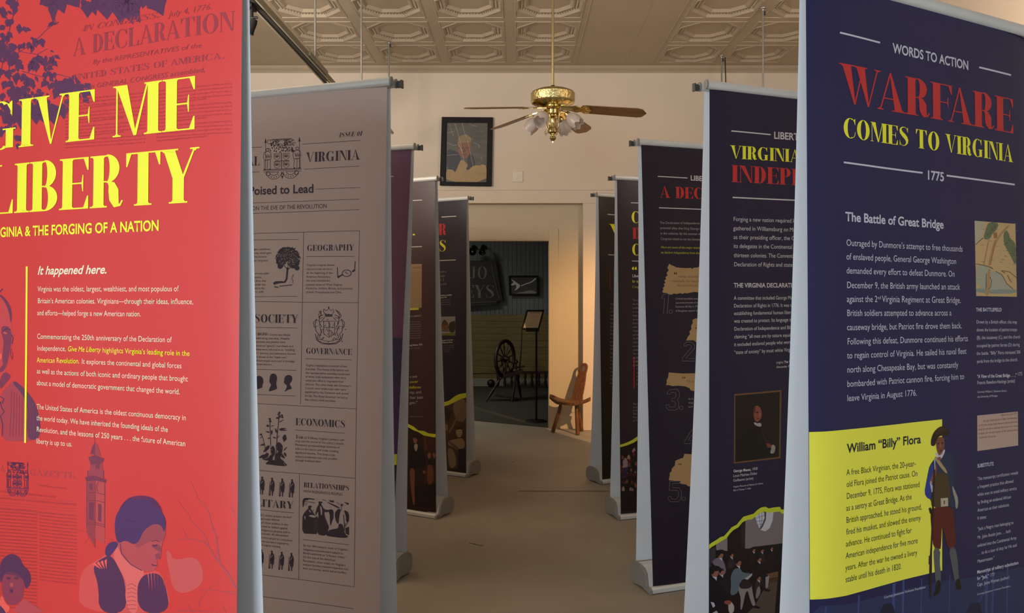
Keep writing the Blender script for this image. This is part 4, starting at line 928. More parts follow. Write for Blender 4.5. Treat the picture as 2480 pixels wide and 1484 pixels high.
for p, w_ in [([(240, 360), (440, 380), (520, 400)], 1.2), ([(230, 400), (330, 410)], 1), ([(240, 440), (300, 450)], 1.2), ([(700, 310), (800, 340)], 1.2), ([(1190, 480), (1180, 600)], 1.2), ([(1240, 700), (1260, 900), (1270, 1100)], 2), ([(1300, 900), (1270, 1040)], 1.2), ([(480, 570), (440, 620)], 1.2), ([(1060, 380), (1150, 440)], 1), ([(1300, 800), (1340, 920), (1290, 1000)], 1.2)]: s.line(zp(z, p), w_, IK, 4)
s.poly(zp(z, [(640, 460), (690, 520), (700, 660), (670, 740), (650, 600)]), GP, 5.5); s.poly(zp(z, [(340, 720), (440, 700), (560, 740), (500, 780), (380, 750)]), GP, 5.5); s.poly(zp(z, [(230, 720), (270, 760), (255, 830)]), GP, 5.5)
for k in range(8): s.line(zp(z, [(470, 850+k*38), (590, 842+k*38)]), .8, ink('6a5660'), 5.5)
s.line(zp(z, [(820, 880), (900, 1040)]), 1.5, GP, 5.5); s.line(zp(z, [(360, 580), (400, 640)]), 2.2, GP, 5.5)
# --- R1, WARFARE COMES TO VIRGINIA
s = S['R1']; RD = ink('c8302e'); YB1 = ink('efe94a'); NV = ink('22204a'); TX = ink('cfc8d2')
for p in [((2033.8, 79), (2131, 103.5)), ((2371, 163), (2448, 182)), ((2043, 393), (2140, 406.5), (2234, 418.6)), ((2292, 425), (2457, 447))]: s.line(list(p), 4.2, TX, 4)
s.text('WORDS TO ACTION', 2162, 127, 2345.5, 169.5, 23, TX, 4, 'b'); s.text('1775', 2243, 434, 2286.6, 439, 22, TX, 4, 'b')
s.text('WARFARE', 2032, 247.5, 2452, 323, 96, RD, 4, 'd'); s.text('COMES TO VIRGINIA', 2041, 332, 2452, 393, 48, YEL, 4, 'd')
s.text('The Battle of Great Bridge', 2047, 534.6, 2285, 553.5, 22, TX, 4, 'b')
z = Zm(1930, 480, 2.747)
lines(s, z, [('Outraged by Dunmore’s attempt to free thousands', 327, 315, 1102, 356), ('of enslaved people, General George Washington', 327, 407, 1060, 438), ('demanded every effort to defeat Dunmore. On', 328, 500, 1050, 522), ('December 9, the British army launched an attack', 330, 597, 1083, 608),
             ('against the 2', 330, 690, 535, 690), ('Virginia Regiment at Great Bridge.', 565, 690, 1090, 697), ('British soldiers attempted to advance across a', 331, 783, 1027, 780), ('causeway bridge, but Patriot fire drove them back.', 331, 878, 1097, 865),
             ('Following this defeat, Dunmore continued his efforts', 333, 973, 1137, 950), ('to regain control of Virginia. He sailed his naval fleet', 332, 1066, 1127, 1034), ('north along Chesapeake Bay, but was constantly', 332, 1160, 1072, 1125), ('bombarded with Patriot cannon fire, forcing him to', 332, 1255, 1112, 1202),
             ('leave Virginia in August 1776.', 332, 1350, 798, 1312)], 15.5, TX)
lines(s, z, [('nd', 536, 671, 558, 671)], 8, TX)
# map
MP = [(2360, 534.6), (2459, 542), (2462.6, 718.4), (2364, 716.6)]
s.poly(MP, ink('c9a672'), 1)
z = Zm(2330, 500, 2.968)
def blobz(st, z, pts, m_, lay=2): st.poly(zp(z, pts), m_, lay)
MG, MB_, MK, MT = ink('6b7350'), ink('8d9388'), ink('5b4634'), ink('b08a5a')
s.sm = 1; blobz(s, z, [(90, 102), (165, 108), (140, 220), (95, 270)], ink('b5ab8e'), 2); blobz(s, z, [(190, 110), (270, 118), (235, 185), (215, 195), (205, 225), (180, 240), (150, 228), (170, 160)], MG, 3)
blobz(s, z, [(295, 195), (318, 165), (335, 195), (345, 235), (375, 250), (388, 300), (389, 440), (345, 350), (300, 270)], MG, 3)
blobz(s, z, [(345, 125), (300, 160), (255, 215), (225, 260), (205, 330), (185, 425), (200, 430), (225, 330), (245, 265), (275, 215), (330, 150)], MT, 3); blobz(s, z, [(222, 190), (250, 185), (252, 225), (228, 230)], ink('a06a4a'), 4)
blobz(s, z, [(98, 415), (190, 432), (205, 455), (275, 480), (320, 560), (360, 592), (300, 600), (100, 590)], ink('aaa58e'), 2.5); blobz(s, z, [(98, 585), (170, 592), (190, 600), (390, 590), (391, 625), (200, 628), (100, 615)], MB_, 3)
blobz(s, z, [(185, 440), (205, 455), (195, 600), (190, 640), (165, 640), (170, 590)], MT, 3.5)
for p in [[(98, 412), (150, 422), (190, 432), (205, 440), (220, 448)], [(165, 425), (200, 435), (222, 447)], [(280, 462), (308, 478)], [(325, 492), (340, 525), (355, 543)], [(95, 275), (150, 225)], [(240, 465), (285, 490), (320, 555), (365, 592)], [(285, 460), (340, 470), (388, 510)], [(172, 480), (170, 590)], [(198, 505), (210, 530), (205, 575), (190, 595)]]: s.line(zp(z, p), 1.4, MK, 5)
r = random.Random(2)
for k in range(70):
    x, y = r.uniform(105, 380), r.uniform(120, 630); s.line(zp(z, [(x, y), (x+r.uniform(8, 26), y+r.uniform(-2, 3))]), .6, r.choice((MK, MG, MB_)), 4)
for k in range(26): y = 240+k*7; x = 215-k*1.4; s.line(zp(z, [(x-22, y), (x-28, y+4)]), 1.2, ink('a8483a'), 5); s.line(zp(z, [(x+26, y), (x+20, y+4)]), 1.2, ink('a8483a'), 5)
for k in range(60):
    bx_, by_ = r.choice(((185, 190), (215, 150), (330, 230), (360, 320), (320, 280), (375, 380))); x, y = bx_+r.gauss(0, 12), by_+r.gauss(0, 16); s.line(zp(z, [(x, y), (x+5, y-5), (x+9, y)]), .9, ink('474f38'), 5)
z = Zm(2350, 720, 5.3)
lines(s, z, [('THE BATTLEFIELD', 70, 178, 400, 179)], 8.6, TX, 'b')
lines(s, z, [('Drawn by a British officer, this map', 75, 335, 598, 335), ('shows the location of patriot troops', 77, 436, 598, 432), ('(B), the causeway (C), and the church', 78, 538, 640, 524), ('occupied by patriot forces (D) during', 78, 640, 630, 624), ('the battle. “Billy” Flora retreated 300', 78, 740, 640, 720), ('yards from the bridge to the church.', 80, 842, 608, 816),
             ('1775', 603, 1006, 665, 1000), ('Francis Rawdon-Hastings (artist)', 85, 1115, 570, 1090)], 8.2, TX)
lines(s, z, [('“A View of the Great Bridge . . . ,”', 83, 1035, 592, 1016)], 8.4, TX, 'b'); lines(s, z, [('Courtesy William L. Clements Library,', 88, 1226, 465, 1208), ('the University of Michigan', 88, 1288, 348, 1272)], 5, TX)
s.sm = 0
# yellow panel
s.poly([(1958, 1046), (2000, 1044.5), (2049, 1040), (2100, 1035), (2168, 1027.6), (2230, 1020.5), (2281.5, 1015), (2281.5, 1200), (2281.5, 1380.8), (2230, 1393), (2168, 1408.7), (2100, 1428), (2049, 1442), (2000, 1449.5), (1958, 1452)], YB1, 1)
z = Zm(1930, 980, 2.944); DK = ink('1d1a2c')
lines(s, z, [('William “Billy” Flora', 357, 343, 882, 272)], 22, DK, 'b')
lines(s, z, [('A free Black Virginian, the 20-year-', 352, 503, 847, 436), ('old Flora joined the Patriot cause. On', 352, 587, 860, 507), ('December 9, 1775, Flora was stationed', 352, 672, 875, 585), ('as a sentry at Great Bridge. As the', 350, 757, 818, 673), ('British approached, he stood his ground,', 350, 843, 890, 745), ('fired his musket, and slowed the enemy', 350, 927, 882, 822),
             ('advance. He continued to fight for', 348, 1012, 817, 912), ('American independence for five more', 347, 1097, 860, 985), ('years. After the war he owned a livery', 345, 1182, 857, 1070), ('stable until his death in 1820.', 345, 1266, 745, 1168)], 14.5, DK)
# soldier with musket
s.sm = 1
z = Zm(2220, 1000, 3.066)
B_ = lambda pts, c_, lay=3: s.poly(zp(z, pts), ink(c_), lay)
B_([(55, 590), (85, 430), (95, 390), (130, 340), (150, 320), (210, 285), (250, 300), (280, 325), (290, 400), (285, 470), (268, 530), (290, 590), (305, 640), (300, 705), (285, 712), (270, 690), (180, 680), (105, 660), (100, 640), (75, 630)], '26304c', 3)
B_([(55, 590), (70, 510), (90, 430), (110, 370), (125, 400), (115, 500), (100, 560), (105, 640), (75, 630)], '2c3a8a', 4)
B_([(95, 515), (105, 500), (125, 570), (110, 590)], 'b9b4c0', 5)
B_([(130, 400), (145, 380), (150, 430), (130, 500), (115, 540), (95, 510), (110, 470)], '7c4a34', 5)
B_([(150, 440), (230, 450), (240, 520), (250, 600), (235, 700), (110, 700), (105, 650), (130, 560), (135, 480)], '4c3a1c', 4)
B_([(130, 330), (145, 320), (175, 360), (225, 430), (225, 455), (180, 410), (135, 345)], 'a98f62', 5); B_([(133, 300), (148, 290), (165, 325), (205, 262), (210, 285), (180, 345), (150, 335)], 'c9c4cc', 5); B_([(150, 330), (175, 322), (180, 350), (155, 348)], '8e4a4e', 6)
B_([(176, 632), (230, 628), (232, 690), (178, 695)], 'b9a790', 6); B_([(198, 650), (208, 648), (207, 675), (199, 675)], '5a4a3a', 7)
B_([(262, 530), (290, 590), (308, 640), (303, 705), (288, 712), (285, 650), (265, 580)], '9a9484', 5)
B_([(140, 200), (150, 180), (200, 175), (206, 220), (203, 262), (185, 310), (165, 315), (150, 290), (142, 240)], '7a4630', 5)
B_([(150, 225), (168, 220), (168, 228), (152, 232)], '3a2018', 6); B_([(182, 218), (198, 217), (197, 226), (182, 227)], '3a2018', 6); B_([(170, 225), (180, 224), (183, 255), (168, 258)], '925a40', 6); B_([(160, 275), (190, 273), (186, 284), (165, 285)], '5a2a24', 6)
B_([(102, 235), (105, 190), (125, 140), (160, 105), (195, 95), (225, 110), (243, 140), (235, 165), (215, 175), (200, 165), (165, 170), (145, 200), (135, 240), (115, 246)], '2b1a14', 7); B_([(125, 150), (160, 112), (200, 104), (225, 125), (190, 140), (150, 170)], '3d271c', 8)
B_([(105, 700), (270, 690), (275, 780), (290, 930), (285, 1000), (235, 1015), (205, 900), (188, 820), (180, 980), (175, 1015), (122, 1000), (110, 880), (100, 760)], '5c1a12', 3)
B_([(122, 990), (176, 1010), (170, 1100), (180, 1200), (175, 1300), (145, 1300), (130, 1150)], '57595a', 3); B_([(236, 1005), (285, 990), (305, 1100), (312, 1230), (318, 1250), (285, 1260), (258, 1130)], '57595a', 3)
B_([(145, 1240), (178, 1240), (176, 1300), (165, 1340), (125, 1362), (122, 1345), (140, 1310)], '20160f', 5); B_([(288, 1235), (318, 1225), (325, 1270), (335, 1300), (310, 1315), (292, 1310)], '20160f', 5)
B_([(125, 350), (137, 350), (130, 600), (122, 800), (112, 1000), (112, 1150), (105, 1370), (92, 1370), (90, 1150), (100, 1000), (108, 850), (115, 600)], '2c1a10', 6); B_([(88, 1060), (110, 1050), (100, 1130), (86, 1120)], '3a2a22', 7); B_([(126, 340), (136, 340), (136, 420), (130, 420)], 'a5a4b4', 7)
B_([(86, 705), (105, 700), (108, 740), (95, 745)], '20160f', 7)
s.sm = 0
# handwritten note
s.poly([(2366.5, 1006), (2465, 996.3), (2465.7, 1078.5), (2366.8, 1092)], ink('bf9f90'), 1)
HW = ink('7a4230')
for i, (t, x0, x1) in enumerate([('Mystic, Dec. the 8 1777', 2424, 2462), ('this may Certify that Jack a Negro man belonging', 2380, 2462), ('to Mr John Austin hath inlisted in the Continental', 2369, 2463), ('army for the term of during the war & to do a tour', 2369, 2464), ('of duty for his said master & for which I have', 2369, 2464), ('to pay the bounty &c.', 2371, 2412)]):
    y = 1013+i*9.8; s.text(t, x0, y-(x0-2366)*.1, x1, y-(x1-2366)*.1, 4.6, HW, 3, 'r', .35)
z = Zm(2220, 1000, 3.066)
lines(s, z, [('SUBSTITUTE', 450, 405, 570, 388)], 8.8, TX, 'b')
lines(s, z, [('This manuscript certification reveals', 450, 500, 752, 452), ('a frequent practice that allowed', 450, 560, 718, 515), ('white men to avoid military service', 450, 617, 742, 568), ('by finding an enslaved African', 450, 676, 700, 632), ('American as their substitute.', 450, 733, 688, 690), ('It states:', 450, 790, 518, 780),
             ('“Jack a Negro man belonging to', 450, 872, 718, 822), ('Mr. John Austin June . . . hath', 450, 935, 697, 885), ('enlisted into the Continental Army', 450, 995, 740, 935), ('. . . to do a tour of duty for His said', 450, 1054, 742, 990), ('Mastermaster.”', 450, 1112, 577, 1084), ('1777', 543, 1216, 578, 1208), ('Capt. Jesse Wyman (author)', 447, 1287, 688, 1228)], 8, TX)
lines(s, z, [('Manuscript of military substitution', 447, 1192, 755, 1120), ('for “Jack,”', 447, 1240, 535, 1219)], 8.2, TX, 'b'); lines(s, z, [('Courtesy Jamestown-Yorktown Foundation', 447, 1352, 695, 1288)], 4.6, TX)
s.text('Courtesy Jamestown-Yorktown Foundation', 2141, 1449, 2241, 1423.5, 6, TX, 3)
# dim wooded scene at the foot
WB = ink('2a3358'); WC = ink('3a4a7a')
s.poly([(1970, 1484), (1985, 1466), (2060, 1462), (2140, 1440), (2290, 1405), (2340, 1400), (2480, 1372), (2500, 1372), (2500, 1540), (1970, 1560)], WB, 1)
for x, y0, w_ in [(2000, 1470, 3), (2080, 1440, 4), (2165, 1412, 7), (2188, 1405, 5), (2232, 1400, 2.5), (2300, 1392, 2), (2390, 1375, 6), (2405, 1372, 4), (2440, 1370, 3)]: s.line([(x, y0), (x-2, 1490)], w_, WC, 2)
s.line([(2356, 1484), (2375, 1450), (2388, 1420)], 3, WC, 2); s.poly([(2130, 1484), (2140, 1462), (2160, 1460), (2168, 1484)], ink('1b1c34'), 3); s.poly([(2340, 1484), (2350, 1462), (2372, 1458), (2378, 1484)], ink('1f2038'), 3)

# --- R2, VIRGINIA INDEPENDENCE
s = S['R2']; T2 = ink('cfc6c2')
s.line([(1771, 317), (1866.4, 326)], 3, T2, 4); s.line([(1774, 478), (1850, 481.5), (1945, 485.7)], 3, T2, 4)
s.text('LIBERT', 1873.6, 335.4, 1934, 340, 17, T2, 4, 'b', 0, 'Y')
s.text('VIRGINIA', 1768, 383.6, 1937, 393.4, 32, YEL, 4, 'd'); s.text('INDEP', 1771, 440.4, 1914, 447.8, 41, RD, 4, 'd', 0, 'ENDENCE')
z = Zm(1760, 500, 3.71)
lines(s, z, [('Forging a new nation required lea', 58, 130, 638, 147), ('gathered in Williamsburg on May', 58, 212, 632, 226), ('as their presiding officer, the Co', 60, 292, 632, 303), ('its delegates in the Continental C', 60, 372, 628, 381), ('thirteen colonies. The Conventio', 62, 455, 622, 461), ('Declaration of Rights and state c', 63, 537, 620, 541)], 10, T2)
lines(s, z, [('THE VIRGINIA DECLARATIO', 63, 727, 620, 726)], 11, T2, 'b')
lines(s, z, [('A committee that included George Maso', 63, 838, 618, 833), ('Declaration of Rights in 1776. It was the', 63, 907, 612, 900), ('establishing fundamental human libertie', 63, 975, 612, 964), ('was created to protect. Its language is o', 65, 1044, 608, 1030), ('Declaration of Independence and Bill o', 65, 1115, 608, 1100),
             ('claiming “all men are by nature equally', 65, 1185, 595, 1168), ('it excluded enslaved people who were n', 65, 1255, 603, 1230), ('“state of society” by most white Virgini', 65, 1326, 597, 1298)], 8.8, T2)
lines(s, z, [('(right)', 445, 1411, 508, 1407), ('Alexander Purd', 445, 1452, 597, 1441)], 5.5, T2); lines(s, z, [('The Virg', 515, 1407, 597, 1400)], 5.8, T2, 'b')
s.poly([(1778, 954), (1892.6, 944), (1890, 1109.5), (1777, 1122.5)], ink('6b4a2c'), 1); s.poly([(1781, 958), (1888.5, 948.5), (1886.5, 1106), (1780.5, 1118.5)], ink('1c1512'), 2)
z = Zm(1750, 930, 4.79)
Q = lambda pts, c_, lay=3: s.poly(zp(z, pts), ink(c_), lay)
s.sm = 2; Q([(180, 900), (190, 700), (240, 560), (330, 500), (450, 480), (500, 560), (560, 680), (610, 720), (600, 820), (450, 860)], '120e0c', 3); Q([(430, 490), (455, 490), (490, 600), (560, 690), (550, 730), (500, 690), (455, 580)], '33180f', 4)
Q([(355, 290), (370, 255), (410, 248), (440, 275), (455, 340), (445, 400), (410, 440), (375, 430), (358, 370)], '8c4a3c', 5); Q([(355, 290), (365, 260), (385, 255), (375, 330), (362, 350)], '5e2d24', 6); Q([(380, 320), (415, 318), (412, 335), (385, 335)], '4a201a', 6); Q([(425, 330), (440, 335), (436, 365), (424, 365)], 'a0604c', 6); Q([(395, 395), (425, 395), (420, 405), (400, 405)], '5a221c', 6)
Q([(360, 435), (400, 455), (440, 445), (455, 480), (430, 495), (395, 485), (365, 465)], 'a59a98', 6); Q([(500, 685), (555, 690), (570, 740), (520, 735)], '7a3c28', 6); Q([(560, 705), (600, 700), (612, 740), (600, 800), (555, 808), (550, 780), (565, 750)], '968c80', 7)
z = Zm(1750, 930, 4.79)
lines(s, z, [('George Mason,', 125, 1022, 330, 1003)], 6.5, T2, 'b'); lines(s, z, [('1858', 340, 999, 405, 991), ('Louis Mathieu Didier', 123, 1078, 402, 1046), ('Guillaume (artist)', 122, 1130, 357, 1104)], 6.2, T2); lines(s, z, [('Virginia Museum of History & Culture,', 122, 1200, 472, 1157), ('Gift of Thomas T. Giles', 122, 1242, 330, 1215)], 4, T2)
s.sm = 0
# audience photograph below a torn yellow edge
z = Zm(1620, 1180, 4.8806)
TY = ink('c9cf2e')
top = [(440, 680), (500, 655), (560, 620), (610, 585), (650, 575), (700, 520), (740, 470), (800, 440), (840, 390), (880, 345), (950, 325), (1000, 310), (1040, 270), (1090, 235), (1140, 228), (1180, 248), (1240, 235), (1310, 228), (1330, 262), (1380, 255)]
bot = [(1380, 310), (1335, 310), (1310, 285), (1240, 290), (1170, 300), (1130, 285), (1080, 300), (1020, 345), (980, 375), (920, 385), (870, 410), (820, 470), (760, 505), (720, 545), (680, 600), (620, 635), (560, 670), (500, 705), (450, 733)]
s.poly(zp(z, [(450, 725)]+bot[::-1]+[(1390, 520), (1345, 1484), (1345, 1540), (440, 1540), (440, 725)]), ink('1b1416'), 1); s.poly(zp(z, top+bot), TY, 4)
Q = lambda pts, c_, lay=2: s.poly(zp(z, pts), ink(c_), lay)
Q([(905, 390), (980, 370), (1040, 335), (1130, 290), (1320, 285), (1390, 310), (1390, 655), (1320, 662), (1100, 690), (1000, 700), (950, 722), (898, 722)], '7d7374'); Q([(555, 660), (690, 590), (690, 750), (560, 740)], '807678'); Q([(850, 440), (900, 400), (900, 700), (850, 720)], '2b2423', 2.5)
Q([(1150, 290), (1235, 292), (1225, 390), (1190, 480), (1140, 518), (1090, 505), (1060, 470), (1110, 440), (1140, 370)], 'c3bfc6', 3); Q([(1020, 345), (1075, 300), (1130, 290), (1135, 370), (1105, 440), (1075, 490), (1045, 430)], 'c9c8d2', 3.5); Q([(1125, 290), (1150, 290), (1145, 380), (1110, 460), (1085, 495), (1070, 485), (1105, 430), (1130, 360)], '4b444a', 4)
for p in [[(1060, 310), (1075, 400), (1080, 480)], [(1095, 300), (1100, 380), (1090, 450)], [(1030, 360), (1130, 330)], [(1035, 400), (1120, 390)], [(1050, 440), (1105, 430)]]: s.line(zp(z, p), .9, ink('3a343c'), 5)
Q([(1290, 1030), (1250, 1484), (930, 1484), (1010, 1400), (1100, 1240)], '54463e', 2); Q([(1080, 1040), (1290, 990), (1290, 1050), (1090, 1110)], '6a4a34', 3); Q([(1100, 1120), (1285, 1060), (1280, 1110), (1110, 1160)], '4f3322', 3); Q([(470, 740), (550, 700), (550, 890), (470, 900)], '383038', 2)
s.sm = 2
def person(hx, hy, hr, coat, body, hair='1a1214', skin='8e5a48', lay=4, hat=False):
    """seated figure in the printed photograph: body outline, head, hair, collar"""
    s.poly(zp(z, body), ink(coat), lay)
    s.poly(zp(z, [(hx+hr*math.cos(a*.5236), hy+hr*1.3*math.sin(a*.5236)) for a in range(12)]), ink(skin), lay+.3)
    s.poly(zp(z, [(hx-hr*1.1, hy+hr*.3), (hx-hr*1.15, hy-hr*.7), (hx-hr*.3, hy-hr*1.5), (hx+hr*.7, hy-hr*1.3), (hx+hr*.9, hy-hr*.5), (hx, hy-hr*.6), (hx-hr*.4, hy+hr*.4)]), ink(hair), lay+.6)
    if hat: s.poly(zp(z, [(hx-hr*2.4, hy-hr*.6), (hx-hr, hy-hr*2.0), (hx+hr, hy-hr*2.1), (hx+hr*2.2, hy-hr*.9), (hx, hy-hr*.4)]), ink('140f12'), lay+.9)
    s.poly(zp(z, [(hx-hr*.7, hy+hr*1.0), (hx+hr*.6, hy+hr*1.1), (hx+hr*.5, hy+hr*2.2), (hx, hy+hr*1.6)]), ink('b5b0b8'), lay+.8)
person(610, 800, 32, '6d6470', [(500, 880), (560, 830), (620, 830), (660, 900), (680, 1010), (600, 1060), (560, 940)], hat=True)
person(1000, 740, 20, '241c1e', [(930, 880), (960, 780), (1010, 770), (1015, 880), (990, 940)]); person(1100, 745, 20, '2b2224', [(1050, 830), (1080, 780), (1130, 780), (1150, 900), (1060, 900)]); person(1212, 720, 18, '221b20', [(1170, 830), (1195, 750), (1240, 760), (1260, 850), (1190, 870)])
person(740, 800, 24, '30262a', [(690, 960), (700, 850), (760, 840), (790, 920), (740, 960)])
person(1065, 850, 26, '1a1518', [(990, 1000), (1000, 900), (1070, 880), (1110, 930), (1100, 1010), (1180, 1030), (1170, 1150), (1130, 1190), (1070, 1030)]); Q([(1140, 1060), (1185, 1040), (1170, 1180), (1140, 1190)], '8e8788', 6); Q([(1130, 1195), (1200, 1210), (1190, 1230), (1130, 1225)], '171013', 7)
person(820, 890, 34, '5b6770', [(740, 1020), (770, 960), (840, 950), (870, 1010), (960, 1010), (980, 1040), (890, 1080), (850, 1100), (840, 1180), (800, 1260), (720, 1280), (735, 1150), (728, 1060)], lay=5)
Q([(830, 1120), (920, 1090), (975, 1130), (980, 1190), (1000, 1300), (1025, 1390), (990, 1410), (950, 1300), (930, 1210), (900, 1250), (865, 1440), (840, 1450), (850, 1300), (820, 1230)], '8c7f7a', 7); Q([(830, 1120), (920, 1090), (975, 1130), (975, 1180), (900, 1200), (830, 1190)], '2a2024', 8); Q([(1000, 1390), (1050, 1400), (1082, 1418), (1070, 1432), (990, 1425)], '171013', 8); Q([(890, 1080), (985, 1010), (980, 1040), (930, 1090)], 'a9a2a0', 8)
person(1060, 1070, 26, '33282c', [(1010, 1130), (1050, 1090), (1090, 1110), (1080, 1180), (1060, 1300), (1020, 1300)], lay=5); Q([(1040, 1180), (1070, 1160), (1085, 1240), (1040, 1320), (1020, 1300)], '7c7478', 7)
person(540, 1010, 42, '14101a', [(440, 1100), (500, 1060), (560, 1060), (620, 1150), (690, 1300), (700, 1360), (620, 1380), (560, 1484), (440, 1484)], lay=6, hat=True); person(622, 1000, 30, '1c1620', [(570, 1080), (640, 1060), (700, 1100), (720, 1220), (700, 1290), (640, 1200)], lay=5)
Q([(490, 1350), (530, 1360), (545, 1400), (520, 1420)], 'b5b0bc', 8); Q([(700, 1340), (740, 1350), (775, 1410), (760, 1484), (700, 1484)], 'b0a49a', 8); Q([(650, 1340), (720, 1330), (740, 1360), (710, 1390), (650, 1370)], '8a4a3c', 9); Q([(505, 1484), (560, 1455), (580, 1484)], 'a8a2aa', 9)

# --- R3, A DECLARATION with torn scraps
s = S['R3']; T3 = ink('a89c98'); SC_ = ink('b08c5e'); ST = ink('7c5a3a')
s.line([(1593, 427), (1665, 431)], 2.2, T2, 4); s.line([(1596, 503), (1698.6, 506.8)], 2.2, T2, 4)
s.text('LIBE', 1672, 436.4, 1700.8, 438.2, 12, T2, 4, 'b', 0, 'RTY'); s.text('A DEC', 1597.5, 478, 1702, 482, 27.5, RD, 4, 'd', 0, 'LARATION')
z = Zm(1590, 520, 4.125)
lines(s, z, [('The Declaration of Independence', 33, 90, 432, 95), ('potential allies that King George I', 35, 142, 438, 150), ('in the colonies. By the summer of', 38, 196, 440, 202), ('Congress voted to cut ties betwee', 40, 250, 438, 257)], 5.6, T3)
lines(s, z, [('Here are some of the major events', 42, 334, 435, 340), ('to declare independence from the', 44, 386, 427, 393)], 5.6, ink('b9b02c'), 'r', .2)
s.poly(zp(z, [(128, 488), (150, 505), (170, 510), (195, 524), (240, 530), (300, 533), (345, 530), (352, 542), (370, 530), (415, 525), (430, 510), (640, 520), (650, 780), (420, 775), (380, 770), (350, 775), (300, 785), (280, 780), (260, 790), (235, 782), (200, 792), (175, 786), (150, 798), (130, 795), (100, 780), (62, 777), (58, 765), (72, 740), (60, 735), (80, 712), (72, 690), (90, 680), (78, 655), (98, 640), (88, 625), (110, 605), (100, 580), (122, 555), (108, 525), (120, 505)]), SC_, 1)
z2 = z
lines(s, z, [('“', 175, 628, 205, 628)], 12, ink('3c2418'), 'd'); s.text('“', 1632, 672, 1640, 672, 13, ink('3c2418'), 3, 'b')
lines(s, z, [('He has dissolved', 213, 626, 418, 627), ('repeatedly, for oppos', 150, 670, 420, 672), ('his invasions on', 205, 714, 412, 714)], 5.4, ST)
lines(s, z, [('Colonial assemblies were', 188, 846, 416, 846), ('operations because of m', 190, 887, 413, 884), ('Dunmore did this in 177', 190, 927, 413, 923), ('of Burgesses support of', 190, 968, 413, 964)], 4.6, T3)
OL = ink('8a7f80')
ol = lambda zz, p: s.line(zp(zz, p), .8, OL, 4)
ol(z, [(48, 830), (62, 800), (82, 790), (122, 790), (105, 985), (68, 985), (82, 830), (48, 832)]); ol(z, [(141+18*math.cos(a*.6283), 966+18*math.sin(a*.6283)) for a in range(11)])
s.poly(zp(z, [(600, 1040), (385, 1035), (358, 1052), (362, 1080), (345, 1110), (350, 1140), (328, 1165), (335, 1190), (315, 1215), (295, 1255), (370, 1252), (395, 1272), (600, 1270)]), SC_, 1); s.text('“', 1684, 802, 1690, 802, 10, ink('3c2418'), 3, 'b')
ol(z, [(275, 1310), (275, 1290), (295, 1272), (350, 1272), (382, 1300), (380, 1335), (290, 1435), (378, 1437), (378, 1462), (258, 1460), (258, 1428), (350, 1325), (340, 1298), (305, 1298), (298, 1312), (275, 1310)])
z = Zm(1400, 740, 2.97)
s.poly(zp(z, [(652, 480), (700, 484), (760, 488), (1000, 480), (1000, 600), (838, 614), (812, 610), (800, 592), (770, 580), (720, 575), (680, 578), (650, 570), (632, 572), (640, 548), (635, 540), (648, 515)]), SC_, 1)
s.text('“', 1652, 922, 1660, 922, 10, ink('3c2418'), 3, 'b'); lines(s, z, [('He b', 784, 550, 833, 552)], 5.5, ST)
ol(z, [(640, 625), (660, 603), (712, 600), (728, 620), (728, 660), (712, 676), (725, 695), (722, 735), (700, 752), (650, 750), (632, 730), (632, 712), (652, 712), (655, 728), (695, 728), (702, 700), (690, 688), (672, 686), (672, 668), (695, 664), (706, 645), (700, 625), (668, 622), (662, 636), (640, 636), (640, 625)])
ol(z, [(742+13*math.cos(a*.6283), 735+13*math.sin(a*.6283)) for a in range(11)])
lines(s, z, [('On N', 792, 678, 828, 676), ('Virgi', 792, 706, 828, 703), ('had w', 792, 734, 826, 730)], 4.6, T3)
ol(z, [(820, 890), (765, 975), (765, 992), (812, 990)]); ol(z, [(818, 925), (792, 970), (814, 969)])
s.poly(zp(z, [(765, 1065), (810, 1068), (1000, 1075), (1000, 1290), (795, 1300), (775, 1285), (745, 1282), (728, 1272), (740, 1262), (652, 1255), (660, 1215), (658, 1205), (672, 1190), (675, 1170), (695, 1150), (700, 1115), (740, 1098), (755, 1095)]), SC_, 1); s.text('“', 1643, 1131, 1651, 1131, 9, ink('3c2418'), 3, 'b')
ol(z, [(660, 1262), (748, 1260), (746, 1276), (680, 1278), (678, 1308), (725, 1310), (745, 1335), (740, 1390), (715, 1410), (665, 1410), (645, 1390), (650, 1372), (668, 1372), (672, 1390), (705, 1392), (722, 1370), (724, 1345), (712, 1328), (655, 1328), (660, 1262)]); ol(z, [(760+13*math.cos(a*.6283), 1388+13*math.sin(a*.6283)) for a in range(11)])

# --- R4
s = S['R4']; z = Zm(1400, 300, 3.225); T4 = ink('8f8480')
s.line(zp(z, [(412, 616), (480, 618)]), 2, T2, 4); s.line(zp(z, [(420, 1070), (490, 1072)]), 2, T2, 4)
for t, y, m_ in [('COMMON', 772, YEL), ('DEFENSE', 896, RD), ('COLONY', 1025, YEL)]: pass
s.text('C', 1528.5, 539.5, 1548, 540, 28, YEL, 4, 'd'); s.text('D', 1531, 578, 1552, 578.4, 27, RD, 4, 'd'); s.text('C', 1530, 618, 1549.5, 618.4, 28, YEL, 4, 'd')
s.text('“', 1530, 664, 1543, 664, 18, YEL, 4, 'b'); s.text('Libe', 1531, 671, 1546, 671.2, 7, T2, 4, 'b'); s.text('is a', 1531, 684, 1546, 684, 7, ink('b9b02c'), 4, 'b'); s.text('Cong', 1531, 697, 1547, 697, 6, ink('b9b02c'), 4)
fr = ['The ma', 'the Am', 'leader', 'to crea', 'they p', 'enough', 'from th', 'ships a', 'Virgini', 'and we', 'As the', 'colony', 'of men', 'militia']
for i in range(18): s.text(fr[i % 14], 1532+i*.05, 729+i*9.3, 1548, 729+i*9.2, 4.6, T4, 4)
s.line([(1535.4, 864), (1535.4, 940)], 1.6, RD, 4)
